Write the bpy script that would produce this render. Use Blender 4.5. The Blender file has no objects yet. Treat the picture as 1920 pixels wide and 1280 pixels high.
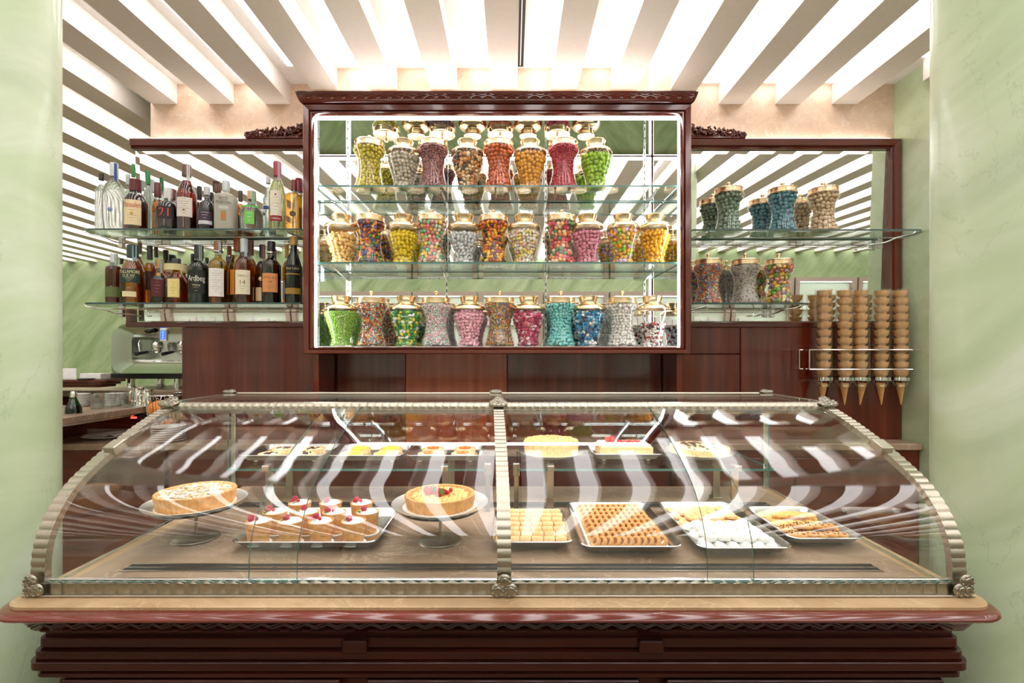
import bpy, bmesh, math, random
import numpy as np
from mathutils import Vector, Matrix
R = math.radians
PI = math.pi
SC = bpy.context.scene
C = SC.collection
# ------------------------------------------------------------------ camera
EYE = 1.62                      # camera height above the floor
F, CX, CY = 906.67, 960.0, 664.0  # focal length and horizon of the photograph in its pixels
cam_d = bpy.data.cameras.new('camera')
cam_d.lens = 17.0; cam_d.sensor_width = 36.0; cam_d.shift_y = 24.0 / 1920.0
cam_d.clip_start = 0.05
cam = bpy.data.objects.new('camera', cam_d); C.objects.link(cam)
cam.location = (0, 0, EYE); cam.rotation_euler = (PI / 2, 0, 0)
SC.camera = cam
# ------------------------------------------------------------------ light set-up
w = bpy.data.worlds.new('world'); SC.world = w; w.use_nodes = True
w.node_tree.nodes['Background'].inputs[0].default_value = (0.9, 0.92, 1.0, 1)
w.node_tree.nodes['Background'].inputs[1].default_value = 0.15
LED_CEILING = 3.5
LED_CABINET = 14.0
LED_CASE = 7.5
LED_COVE = 4.0
LED_NICHE = 2.5
SC.view_settings.view_transform = 'Standard'
SC.view_settings.look = 'None'
SC.view_settings.exposure = 0.9
SC.view_settings.gamma = 1.0
SC.view_settings.use_curve_mapping = False
SC.cycles.transparent_max_bounces = 32
SC.cycles.max_bounces = 7
SC.cycles.glossy_bounces = 5
SC.cycles.sample_clamp_indirect = 6.0
SC.cycles.caustics_reflective = True
SC.cycles.caustics_refractive = False
rng = random.Random(7)
NR = np.random.RandomState(11)

def px(p, d): return (p - CX) * d / F
def pz(p, d): return EYE + (CY - p) * d / F
def Z(z): return EYE + z        # heights below are given from eye level

# ------------------------------------------------------------------ materials
def newmat(name):
    m = bpy.data.materials.new(name); m.use_nodes = True
    nt = m.node_tree
    return m, nt, nt.nodes['Principled BSDF']
def sset(p, **k):
    names = dict(rough='Roughness', metal='Metallic', coat='Coat Weight', coatr='Coat Roughness', spec='Specular IOR Level', sub='Subsurface Weight', ior='IOR')
    for a, b in k.items():
        p.inputs[names[a]].default_value = b
def lin(c):
    return tuple(((x / 12.92) if x <= 0.04045 else ((x + 0.055) / 1.055) ** 2.4) for x in c)
def srgb(r, g, b): return lin((r / 255, g / 255, b / 255))
def coords(nt, scale=(1, 1, 1), rot=(0, 0, 0)):
    t = nt.nodes.new('ShaderNodeTexCoord'); m = nt.nodes.new('ShaderNodeMapping'); v = t.outputs['Object']
    if any(rot):
        r = nt.nodes.new('ShaderNodeMapping'); r.inputs['Rotation'].default_value = rot
        nt.links.new(v, r.inputs['Vector']); v = r.outputs['Vector']
    m.inputs['Scale'].default_value = scale
    nt.links.new(v, m.inputs['Vector']); return m.outputs['Vector']
def noise(nt, vec, scale, detail=4, rough=0.55, dist=0.0):
    n = nt.nodes.new('ShaderNodeTexNoise')
    n.inputs['Scale'].default_value = scale; n.inputs['Detail'].default_value = detail
    n.inputs['Roughness'].default_value = rough; n.inputs['Distortion'].default_value = dist
    nt.links.new(vec, n.inputs['Vector']); return n.outputs['Fac']
def ramp(nt, fac, stops):
    r = nt.nodes.new('ShaderNodeValToRGB'); e = r.color_ramp.elements
    e[0].position, e[0].color = stops[0][0], (*stops[0][1], 1)
    e[1].position, e[1].color = stops[-1][0], (*stops[-1][1], 1)
    for s in stops[1:-1]:
        x = e.new(s[0]); x.color = (*s[1], 1)
    nt.links.new(fac, r.inputs['Fac']); return r.outputs['Color']
def mixc(nt, a, b, fac, mode='MIX'):
    m = nt.nodes.new('ShaderNodeMix'); m.data_type = 'RGBA'; m.blend_type = mode
    for s, v in ((m.inputs['Factor'], fac), (m.inputs['A'], a), (m.inputs['B'], b)):
        if hasattr(v, 'is_linked') or hasattr(v, 'links'): nt.links.new(v, s)
        elif isinstance(v, (int, float)): s.default_value = v
        else: s.default_value = (*v, 1)
    return m.outputs['Result']
def math_(nt, op, a, b=None):
    m = nt.nodes.new('ShaderNodeMath'); m.operation = op
    for i, v in enumerate((a, b)):
        if v is None: continue
        if isinstance(v, (int, float)): m.inputs[i].default_value = v
        else: nt.links.new(v, m.inputs[i])
    return m.outputs[0]
def bump(nt, p, fac, strength, dist=0.002):
    b = nt.nodes.new('ShaderNodeBump'); b.inputs['Strength'].default_value = strength; b.inputs['Distance'].default_value = dist
    nt.links.new(fac, b.inputs['Height']); nt.links.new(b.outputs['Normal'], p.inputs['Normal'])

def plain(name, col, rough=0.5, metal=0.0, var=0.06, scale=40, **k):
    m, nt, p = newmat(name); sset(p, rough=rough, metal=metal, **k)
    v = coords(nt)
    f = noise(nt, v, scale, 3)
    a = tuple(max(0, c * (1 - var)) for c in col); b = tuple(min(1, c * (1 + var)) for c in col)
    nt.links.new(ramp(nt, f, [(0.3, a), (0.7, b)]), p.inputs['Base Color'])
    return m
def emit(name, col, strength):
    m = bpy.data.materials.new(name); m.use_nodes = True; nt = m.node_tree; nt.nodes.clear()
    o = nt.nodes.new('ShaderNodeOutputMaterial'); e = nt.nodes.new('ShaderNodeEmission')
    e.inputs[0].default_value = (*col, 1); e.inputs[1].default_value = strength
    nt.links.new(e.outputs[0], o.inputs[0]); return m
def glass(name, tint=(1, 1, 1), f0=0.045, refl=(1, 1, 1), rough=0.0):
    """clear sheet: see-through, with a mirror reflection that grows towards grazing angles"""
    m = bpy.data.materials.new(name); m.use_nodes = True; nt = m.node_tree; nt.nodes.clear()
    o = nt.nodes.new('ShaderNodeOutputMaterial'); mx = nt.nodes.new('ShaderNodeMixShader')
    t = nt.nodes.new('ShaderNodeBsdfTransparent'); t.inputs[0].default_value = (*tint, 1)
    g = nt.nodes.new('ShaderNodeBsdfGlossy'); g.inputs['Color'].default_value = (*refl, 1); g.inputs['Roughness'].default_value = rough
    lw = nt.nodes.new('ShaderNodeLayerWeight'); lw.inputs['Blend'].default_value = 0.5
    f = math_(nt, 'POWER', lw.outputs['Facing'], 5.0)
    f = math_(nt, 'MULTIPLY', f, 1 - f0); f = math_(nt, 'ADD', f, f0)
    nt.links.new(f, mx.inputs[0]); nt.links.new(t.outputs[0], mx.inputs[1]); nt.links.new(g.outputs[0], mx.inputs[2])
    nt.links.new(mx.outputs[0], o.inputs[0]); return m

def marble_green(name, lo, mid, hi, vein=True):
    m, nt, p = newmat(name); sset(p, rough=0.3, coat=0.15, coatr=0.12)
    v = coords(nt, (0.8, 0.8, 2.0), (0.3, R(52), 0.3))
    big = noise(nt, v, 0.9, 5, 0.6, 1.4)
    st = noise(nt, coords(nt, (0.7, 0.7, 3.4), (0.2, R(48), 0.2)), 1.5, 5, 0.58, 0.7)
    c1 = ramp(nt, big, [(0.3, lo), (0.5, mid), (0.68, hi)])
    c2 = ramp(nt, st, [(0.35, tuple(x * 0.86 for x in lo)), (0.52, mid), (0.66, tuple(min(1, x * 1.06) for x in hi))])
    c = mixc(nt, c1, c2, 0.5)
    if vein:
        f = noise(nt, coords(nt, (1, 1, 0.45), (0, R(-12), 0)), 2.1, 7, 0.62, 0.6)
        a = math_(nt, 'ABSOLUTE', math_(nt, 'SUBTRACT', f, 0.5))
        k = ramp(nt, a, [(0.0, (0.5, 0.5, 0.5)), (0.004, (0, 0, 0))])
        c = mixc(nt, c, tuple(x * 0.55 for x in lo), math_(nt, 'MULTIPLY', k, 0.5))
    nt.links.new(c, p.inputs['Base Color']); return m
def stone(name, lo, mid, hi, vein, rough=0.28, scale=3.0):
    m, nt, p = newmat(name); sset(p, rough=rough)
    v = coords(nt, (1, 1.6, 1.2), (0.1, 0.2, 0.5))
    f = noise(nt, v, scale, 8, 0.65, 0.7)
    c = ramp(nt, f, [(0.3, lo), (0.5, mid), (0.7, hi)])
    g = noise(nt, v, scale * 1.4, 6, 0.6, 1.2)
    a = math_(nt, 'ABSOLUTE', math_(nt, 'SUBTRACT', g, 0.5))
    k = ramp(nt, a, [(0.0, (0.6, 0.6, 0.6)), (0.012, (0, 0, 0))])
    c = mixc(nt, c, vein, k)
    nt.links.new(c, p.inputs['Base Color']); return m
def wood(name, lo, hi, rough=0.16, axis='x'):
    m, nt, p = newmat(name); sset(p, rough=rough, coat=0.55, coatr=0.06)
    sc = {'x': (0.6, 9, 9), 'z': (9, 9, 0.6)}[axis]
    v = coords(nt, sc)
    f = noise(nt, v, 2.2, 4, 0.5, 0.4)
    c = ramp(nt, f, [(0.3, lo), (0.55, tuple((a + b) / 2 for a, b in zip(lo, hi))), (0.72, hi)])
    nt.links.new(c, p.inputs['Base Color']); return m

M = {}
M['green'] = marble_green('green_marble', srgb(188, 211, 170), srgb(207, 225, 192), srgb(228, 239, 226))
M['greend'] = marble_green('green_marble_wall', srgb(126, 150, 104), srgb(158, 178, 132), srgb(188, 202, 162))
M['beige'] = stone('beige_travertine', srgb(196, 162, 136), srgb(214, 184, 160), srgb(228, 204, 184), srgb(238, 220, 204), 0.5, 4)
M['stone'] = stone('brown_grey_marble', srgb(126, 104, 86), srgb(154, 131, 110), srgb(174, 151, 130), srgb(206, 186, 166))
M['stone_l'] = stone('sand_marble', srgb(150, 122, 90), srgb(176, 148, 112), srgb(196, 168, 132), srgb(204, 180, 146), 0.35)
M['wood'] = wood('mahogany', srgb(72, 22, 15), srgb(112, 40, 26))
M['woodz'] = wood('mahogany_upright', srgb(74, 23, 15), srgb(114, 42, 27), 0.16, 'z')
M['wood_red'] = wood('mahogany_red', srgb(136, 58, 30), srgb(180, 90, 52), 0.24, 'z')
M['wood_dark'] = wood('mahogany_dark', srgb(44, 16, 11), srgb(70, 27, 18), 0.22)
M['wood_dark'].node_tree.nodes['Principled BSDF'].inputs['Coat Weight'].default_value = 0.12
M['wood_dark'].node_tree.nodes['Principled BSDF'].inputs['Specular IOR Level'].default_value = 0.3
M['wood_top'] = wood('mahogany_polished', srgb(88, 28, 20), srgb(116, 43, 32), 0.1)
M['white'] = plain('white_plaster', (0.86, 0.84, 0.82), 0.7, var=0.02)
M['beam'] = plain('beam_plaster', (0.80, 0.755, 0.70), 0.6, var=0.02)
M['floor'] = stone('floor_marble', srgb(104, 84, 66), srgb(126, 104, 84), srgb(146, 124, 102), srgb(170, 150, 128), 0.25, 1.0)
M['dark'] = plain('dark_slot', (0.02, 0.018, 0.016), 0.6)
M['black'] = plain('black_plastic', (0.012, 0.012, 0.013), 0.3)
M['nickel'] = plain('satin_nickel', srgb(186, 179, 165), 0.34, 1.0, 0.03)
M['nickel_d'] = plain('old_nickel', srgb(160, 154, 141), 0.32, 1.0, 0.1, 90)
M['steel'] = plain('brushed_steel', srgb(214, 214, 212), 0.2, 1.0, 0.03, 120)
M['tray'] = plain('satin_steel', srgb(212, 212, 211), 0.24, 1.0, 0.03, 120)
M['plate'] = plain('plate_steel', srgb(232, 232, 230), 0.36, 1.0, 0.02, 120)
M['chrome'] = plain('chrome', (0.86, 0.87, 0.87), 0.07, 1.0, 0.01)
M['brass'] = plain('pale_brass', srgb(250, 222, 184), 0.24, 1.0, 0.03, 60)
M['mirror'] = plain('mirror_silver', (0.93, 0.95, 0.94), 0.0, 1.0, 0.0)
M['glass'] = glass('showcase_glass', (0.985, 0.995, 0.99), 0.036)
M['shelf_glass'] = glass('shelf_glass', (0.93, 0.985, 0.965), 0.05)
M['jar_glass'] = glass('jar_glass', (0.985, 0.99, 0.985), 0.05)
M['bottle_glass'] = glass('bottle_glass', (0.90, 0.93, 0.92), 0.06)
M['acrylic'] = glass('clear_acrylic', (0.97, 0.97, 0.97), 0.06)
M['edge'] = plain('green_glass_edge', srgb(64, 116, 110), 0.15, 0, 0.1, spec=0.8)
M['led'] = emit('led_ceiling', (1.0, 0.955, 0.93), LED_CEILING)
M['led_cab'] = emit('led_cabinet', (0.98, 0.99, 1.0), LED_CABINET)
M['led_case'] = emit('led_case', (1.0, 0.93, 0.86), LED_CASE)
M['led_cove'] = emit('led_cove', (1.0, 0.92, 0.85), LED_COVE)
M['led_niche'] = emit('led_niche', (0.97, 1.0, 0.97), LED_NICHE)
M['crust'] = plain('baked_crust', srgb(222, 163, 98), 0.6, 0, 0.2, 60)
M['crust_l'] = plain('pale_crust', srgb(236, 196, 142), 0.62, 0, 0.16, 70)
M['porcelain'] = plain('white_porcelain', (0.82, 0.82, 0.8), 0.15)
M['paper'] = plain('white_paper', (0.85, 0.85, 0.84), 0.7)
M['sugar'] = plain('icing_sugar', (0.9, 0.89, 0.88), 0.85, 0, 0.08, 160)
M['wafer'] = plain('wafer', srgb(222, 170, 108), 0.6, 0, 0.12, 50)

# ------------------------------------------------------------------ mesh helpers
class MB:
    def __init__(s): s.v = []; s.f = []; s.m = []
    def add(s, v, f, mi=0):
        o = len(s.v); s.v += [tuple(q) for q in v]
        s.f += [tuple(i + o for i in q) for q in f]; s.m += [mi] * len(f); return s
    def box(s, x0, x1, y0, y1, z0, z1, mi=0):
        v = [(x, y, z) for x in (x0, x1) for y in (y0, y1) for z in (z0, z1)]
        return s.add(v, [(0, 1, 3, 2), (4, 6, 7, 5), (0, 4, 5, 1), (2, 3, 7, 6), (0, 2, 6, 4), (1, 5, 7, 3)], mi)
    def cbox(s, x0, x1, y0, y1, z0, z1, c, mi=0):
        h = ((x1 - x0) / 2, (y1 - y0) / 2, (z1 - z0) / 2); o = ((x0 + x1) / 2, (y0 + y1) / 2, (z0 + z1) / 2)
        c = min(c, min(h) * 0.9)
        v = []; idx = {}
        for sx in (-1, 1):
            for sy in (-1, 1):
                for sz in (-1, 1):
                    for a in range(3):
                        q = [h[0] - c, h[1] - c, h[2] - c]; q[a] = h[a]
                        idx[(sx, sy, sz, a)] = len(v)
                        v.append((o[0] + sx * q[0], o[1] + sy * q[1], o[2] + sz * q[2]))
        f = []
        for a in range(3):
            b, d = [(1, 2), (0, 2), (0, 1)][a]
            for sa in (-1, 1):
                def key(tb, td):
                    k = [0, 0, 0]; k[a] = sa; k[b] = tb; k[d] = td; return idx[(k[0], k[1], k[2], a)]
                f.append((key(-1, -1), key(1, -1), key(1, 1), key(-1, 1)))
        for a in range(3):
            b, d = [(1, 2), (0, 2), (0, 1)][a]
            for tb in (-1, 1):
                for td in (-1, 1):
                    def k2(sa, fa):
                        k = [0, 0, 0]; k[a] = sa; k[b] = tb; k[d] = td; return idx[(k[0], k[1], k[2], fa)]
                    f.append((k2(-1, b), k2(1, b), k2(1, d), k2(-1, d)))
        for sx in (-1, 1):
            for sy in (-1, 1):
                for sz in (-1, 1):
                    f.append(tuple(idx[(sx, sy, sz, a)] for a in range(3)))
        return s.add(v, f, mi)
    def lathe(s, prof, seg=32, c=(0, 0, 0), n=2.0, mi=0, a0=0.0, a1=2 * PI, sx=1.0, sy=1.0):
        full = abs(a1 - a0 - 2 * PI) < 1e-6
        k = seg if full else seg + 1
        v = []; f = []
        for r, z in prof:
            for i in range(k):
                t = a0 + (a1 - a0) * i / seg
                ct, st = math.cos(t), math.sin(t)
                q = 1.0 if n == 2.0 else 1.0 / (abs(ct) ** n + abs(st) ** n) ** (1.0 / n)
                v.append((c[0] + r * q * ct * sx, c[1] + r * q * st * sy, c[2] + z))
        for j in range(len(prof) - 1):
            for i in range(seg):
                a = j * k + i; b = j * k + (i + 1) % k
                f.append((a, b, b + k, a + k))
        return s.add(v, f, mi)
    def tube(s, pts, r, seg=8, closed=False, mi=0):
        pts = [Vector(p) for p in pts]; n = len(pts); rings = []
        prev = None
        for i, p in enumerate(pts):
            if closed: t = (pts[(i + 1) % n] - pts[i - 1])
            else: t = pts[min(i + 1, n - 1)] - pts[max(i - 1, 0)]
            t = t.normalized() if t.length > 1e-9 else Vector((0, 0, 1))
            if prev is None:
                u = t.orthogonal().normalized()
            else:
                u = prev - t * prev.dot(t)
                u = u.normalized() if u.length > 1e-6 else t.orthogonal().normalized()
            prev = u; w_ = t.cross(u)
            rr = r[i] if isinstance(r, (list, tuple)) else r
            rings.append([p + (u * math.cos(2 * PI * k / seg) + w_ * math.sin(2 * PI * k / seg)) * rr for k in range(seg)])
        v = [q for g in rings for q in g]; f = []
        m = n if closed else n - 1
        for i in range(m):
            for k in range(seg):
                a = i * seg + k; b = i * seg + (k + 1) % seg; j = ((i + 1) % n) * seg
                f.append((a, b, j + (k + 1) % seg, j + k))
        if not closed:
            f.append(tuple(range(seg))[::-1]); f.append(tuple((n - 1) * seg + k for k in range(seg)))
        return s.add(v, f, mi)
    def ell(s, c, rad, rot=None, su=10, sv=6, mi=0):
        v = []; f = []
        rot = rot or Matrix.Identity(3)
        for j in range(1, sv):
            ph = PI * j / sv
            for i in range(su):
                t = 2 * PI * i / su
                v.append(Vector(c) + rot @ Vector((rad[0] * math.sin(ph) * math.cos(t), rad[1] * math.sin(ph) * math.sin(t), rad[2] * math.cos(ph))))
        v.append(Vector(c) + rot @ Vector((0, 0, rad[2]))); v.append(Vector(c) - rot @ Vector((0, 0, rad[2])))
        T, B = len(v) - 2, len(v) - 1
        for j in range(sv - 2):
            for i in range(su):
                a = j * su + i; b = j * su + (i + 1) % su
                f.append((a, a + su, b + su, b))
        for i in range(su):
            f.append((T, i, (i + 1) % su)); q = (sv - 2) * su
            f.append((B, q + (i + 1) % su, q + i))
        return s.add(v, f, mi)
    def grid(s, rows, closed_u=False, mi=0):
        """rows: list of equal-length point lists"""
        n = len(rows[0]); v = [q for r in rows for q in r]; f = []
        for j in range(len(rows) - 1):
            for i in range(n if closed_u else n - 1):
                f.append((j * n + i, j * n + (i + 1) % n, (j + 1) * n + (i + 1) % n, (j + 1) * n + i))
        return s.add(v, f, mi)
    def prism(s, poly, y0, y1, mi=0):
        """poly: (x, z) outline, extruded along y"""
        n = len(poly)
        v = [(x, y0, z) for x, z in poly] + [(x, y1, z) for x, z in poly]
        f = [tuple(range(n)), tuple(range(2 * n - 1, n - 1, -1))] + [(i, (i + 1) % n, n + (i + 1) % n, n + i) for i in range(n)]
        return s.add(v, f, mi)
    def vprism(s, poly, z0, z1, mi=0):
        """poly: (x, y) outline, extruded along z"""
        n = len(poly)
        v = [(x, y, z0) for x, y in poly] + [(x, y, z1) for x, y in poly]
        f = [tuple(range(n))[::-1], tuple(range(n, 2 * n))] + [(i, (i + 1) % n, n + (i + 1) % n, n + i) for i in range(n)]
        return s.add(v, f, mi)
    def mesh(s, name, mats, smooth=35, recalc=True):
        me = bpy.data.meshes.new(name)
        me.from_pydata(s.v, [], s.f)
        if not isinstance(mats, (list, tuple)): mats = [mats]
        for m in mats: me.materials.append(m)
        if len(mats) > 1: me.polygons.foreach_set('material_index', s.m)
        if recalc:
            b = bmesh.new(); b.from_mesh(me); bmesh.ops.recalc_face_normals(b, faces=b.faces); b.to_mesh(me); b.free()
        if smooth:
            me.shade_smooth(); me.set_sharp_from_angle(angle=R(smooth))
        me.update(); return me
    def build(s, name, mats, parent=None, loc=None, rot=None, smooth=35, recalc=True):
        return put(name, s.mesh(name, mats, smooth, recalc), parent, loc, rot)

def put(name, me, parent=None, loc=None, rot=None, scale=None):
    o = bpy.data.objects.new(name, me); C.objects.link(o)
    if parent is not None: o.parent = parent
    if loc is not None: o.location = loc
    if rot is not None: o.rotation_euler = rot
    if scale is not None: o.scale = scale
    return o
def tag(o, label=None, cat=None, group=None, kind=None):
    if label: o['label'] = label
    if cat: o['category'] = cat
    if group: o['group'] = group
    if kind: o['kind'] = kind
    return o
def thing(name, label, cat, loc=(0, 0, 0), rotz=0.0, group=None):
    o = bpy.data.objects.new(name, None); C.objects.link(o); o.empty_display_size = 0.05
    o.location = loc; o.rotation_euler = (0, 0, rotz)
    return tag(o, label, cat, group)
def structure(o): o['kind'] = 'structure'; return o
def kids(o, data={}): return [c for c in C.objects if c.parent == o]
def copy_tree(root, children, loc, rotz=0.0, label=None, group=None):
    r = root.copy(); C.objects.link(r); r.location = loc; r.rotation_euler = (0, 0, rotz)
    if label: r['label'] = label
    if group: r['group'] = group
    out = []
    for ch, subs in children:
        c = ch.copy(); C.objects.link(c); c.parent = r; ss = []
        for g in subs:
            d = g.copy(); C.objects.link(d); d.parent = c; ss.append(d)
        out.append((c, ss))
    return r, out
def sm(profile, n=6):
    """Catmull-Rom smoothing of a 2-D profile"""
    p = [profile[0]] + list(profile) + [profile[-1]]; out = []
    for i in range(1, len(p) - 2):
        for k in range(n):
            t = k / n; q = []
            for a in range(len(p[0])):
                p0, p1, p2, p3 = p[i - 1][a], p[i][a], p[i + 1][a], p[i + 2][a]
                q.append(0.5 * (2 * p1 + (p2 - p0) * t + (2 * p0 - 5 * p1 + 4 * p2 - p3) * t * t + (3 * p1 - p0 - 3 * p2 + p3) * t ** 3))
            out.append(tuple(q))
    out.append(tuple(profile[-1])); return out
def rrect(x0, x1, y0, y1, r, k=5):
    out = []
    for cx, cy, a in ((x1 - r, y1 - r, 0), (x0 + r, y1 - r, PI / 2), (x0 + r, y0 + r, PI), (x1 - r, y0 + r, 1.5 * PI)):
        for i in range(k + 1):
            t = a + PI / 2 * i / k; out.append((cx + r * math.cos(t), cy + r * math.sin(t)))
    return out

# lettering, made before the scene fills up
TEXT = {}
def prepare_text(strings):
    obs = []
    for t in strings:
        cu = bpy.data.curves.new('lettering', 'FONT'); cu.body = t; cu.size = 1.0; cu.align_x = 'CENTER'; cu.align_y = 'CENTER'
        cu.resolution_u = 3
        o = bpy.data.objects.new('lettering', cu); C.objects.link(o); obs.append((t, o, cu))
    bpy.context.view_layer.update()
    dg = bpy.context.evaluated_depsgraph_get()
    for t, o, cu in obs:
        me = bpy.data.meshes.new_from_object(o.evaluated_get(dg))
        v = [tuple(q.co) for q in me.vertices]; f = [tuple(p.vertices) for p in me.polygons]
        ww = max(q[0] for q in v) - min(q[0] for q in v)
        TEXT[t] = (v, f, ww)
        bpy.data.objects.remove(o); bpy.data.curves.remove(cu); bpy.data.meshes.remove(me)
prepare_text(['PISCO', 'PORTÓN', 'Matusalem', 'Ardbeg', 'TEN', 'TULLAMORE', 'D.E.W.', 'OBAN', '14', 'CAOL ILA', '18', 'Blue Label', '21', 'Tresmes', 'HERRADURA'])

# ================================================================== THE SETTING
FLOOR = 0.0
CEIL, BEAMZ = Z(1.591), Z(1.474)
XL0, XR0, YB0, YF0 = -8.2, 6.8, -2.75, 7.75
def sbox(name, m, *a, parent=None):
    return structure(MB().box(*a).build(name, m, parent, smooth=0))
sbox('floor', M['floor'], XL0, XR0, YB0, YF0, -0.1, 0.0)
BACK, CENTRE = 2.85, 2.69      # side bays' wall, chimney-breast wall
# back wall: upper strip is a little wider than the part below the mirrors
structure(MB().box(-2.13, 2.253, BACK, 2.97, Z(0.18), CEIL).box(-1.905, 2.253, BACK, 2.97, 0, Z(0.18)).build('wall_back', M['beige'], smooth=0))
sbox('wall_centre', M['beige'], -1.083, 0.893, CENTRE, BACK, 0, CEIL)
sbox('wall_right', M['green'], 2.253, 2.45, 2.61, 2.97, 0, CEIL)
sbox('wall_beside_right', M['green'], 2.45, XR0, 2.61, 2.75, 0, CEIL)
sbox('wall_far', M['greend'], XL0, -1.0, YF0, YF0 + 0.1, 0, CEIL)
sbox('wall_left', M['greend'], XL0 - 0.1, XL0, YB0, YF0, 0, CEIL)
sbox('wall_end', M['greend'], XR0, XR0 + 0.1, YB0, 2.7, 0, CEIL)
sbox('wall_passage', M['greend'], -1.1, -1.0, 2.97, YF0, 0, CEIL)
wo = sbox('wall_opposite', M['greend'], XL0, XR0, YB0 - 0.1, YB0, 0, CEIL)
# display niches let into the opposite wall (seen in the mirrors)
M['niche'] = plain('niche_pale', srgb(226, 238, 222), 0.5, 0, 0.03)
M['niche_frame'] = plain('niche_frame', srgb(178, 160, 146), 0.4, 0, 0.05)
nx = -7.0
nk = 0
while nx < 6.0:
    e = thing('display_niche', None, None, (nx + 0.5, YB0, 0)); structure(e)
    b = MB().box(-0.46, 0.46, 0.004, 0.03, 0.75, 2.55); b.build('back_panel', M['niche'], e, smooth=0)
    b = MB()
    for s in (-1, 1): b.box(s * 0.49 - 0.035, s * 0.49 + 0.035, 0.0, 0.12, 0.7, 2.65)
    b.box(-0.455, 0.455, 0.0, 0.12, 2.58, 2.65); b.box(-0.455, 0.455, 0.0, 0.12, 0.7, 0.76)
    b.build('frame', M['niche_frame'], e, smooth=0)
    MB().box(-0.44, 0.44, 0.09, 0.11, 2.565, 2.578).build('led_strip', M['led_niche'], e, smooth=0)
    for zz in (1.25, 1.7, 2.1):
        MB().box(-0.45, 0.45, 0.03, 0.11, zz, zz + 0.01).build('shelf', M['porcelain'], e, smooth=0)
    r2 = random.Random(nk)
    b = MB()
    for zz in (1.26, 1.71, 2.11):
        x = -0.38
        while x < 0.33:
            wd = r2.uniform(0.09, 0.16)
            if r2.random() < 0.75: b.box(x, x + wd - 0.015, 0.035, 0.1, zz, zz + r2.uniform(0.08, 0.22))
            x += wd
    b.build('gift_box', M['porcelain'] if nk % 2 else M['paper'], e, smooth=0)
    e.children[-1]['kind'] = 'stuff'
    nx += 1.08; nk += 1
# round marble columns that flank the counter
for name, X in (('column_left', -1.533), ('column_right', 1.434)):
    o = MB().lathe([(0.17, 0.0), (0.17, CEIL)], 64).build(name, M['green'], None, (X, 1.4, 0))
    structure(o)

# ceiling with beams, LED strips and air slots
ceil = structure(MB().box(XL0, XR0, YB0, YF0, CEIL, CEIL + 0.1).build('ceiling', M['white'], smooth=0))
for k in range(-22, 23):
    x0 = -0.785 + 0.3337 * k; x1 = x0 + 0.147; xm = (x0 + x1) / 2
    if x1 > XR0 or x0 < XL0: continue
    if xm < -2.13: y1 = YF0
    elif -1.09 < xm < 0.95: y1 = CENTRE
    elif xm < 2.24: y1 = BACK
    else: y1 = 2.61
    MB().box(x0, x1, YB0, y1, BEAMZ, CEIL).build('beam', M['beam'], ceil, smooth=0)
    MB().box(x0 - 0.118, x0 - 0.004, YB0 + 0.02, y1 - 0.03, CEIL - 0.006, CEIL - 0.001).build('led_strip', M['led'], ceil, smooth=0)
def air_slot(xa, y1):
    b = MB().box(xa, xa + 0.03, -0.6, y1 - 0.02, CEIL - 0.004, CEIL - 0.001)
    o = b.build('air_slot', M['dark'], ceil, smooth=0)
    MB().box(xa + 0.011, xa + 0.016, -0.6, y1 - 0.04, CEIL - 0.009, CEIL - 0.003).build('blade', M['white'], o, smooth=0)
air_slot(0.032, CENTRE)
air_slot(-2.03, BACK)

# ================================================================== BACK FITTINGS: side bays
def rail(b, prof, p0, p1, m0=0.0, m1=0.0, mi=0):
    """moulding between two points: horizontal (x0,z)->(x1,z) or vertical; prof = (offset across, depth y); mitres m0, m1 shift along"""
    rows = []
    n = len(prof)
    for q, mm in ((p0, m0), (p1, m1)):
        row = []
        for o, y in prof:
            if abs(p0[1] - p1[1]) < 1e-9: row.append((q[0] + mm * o, y, q[1] + o))
            else: row.append((q[0] + o, y, q[1] + mm * o))
        rows.append(row)
    b.grid(rows, closed_u=True, mi=mi)
    k = len(b.v) - 2 * n
    b.f.append(tuple(k + i for i in range(n))); b.f.append(tuple(k + n + i for i in range(n))[::-1]); b.m += [mi, mi]
    return b

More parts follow.
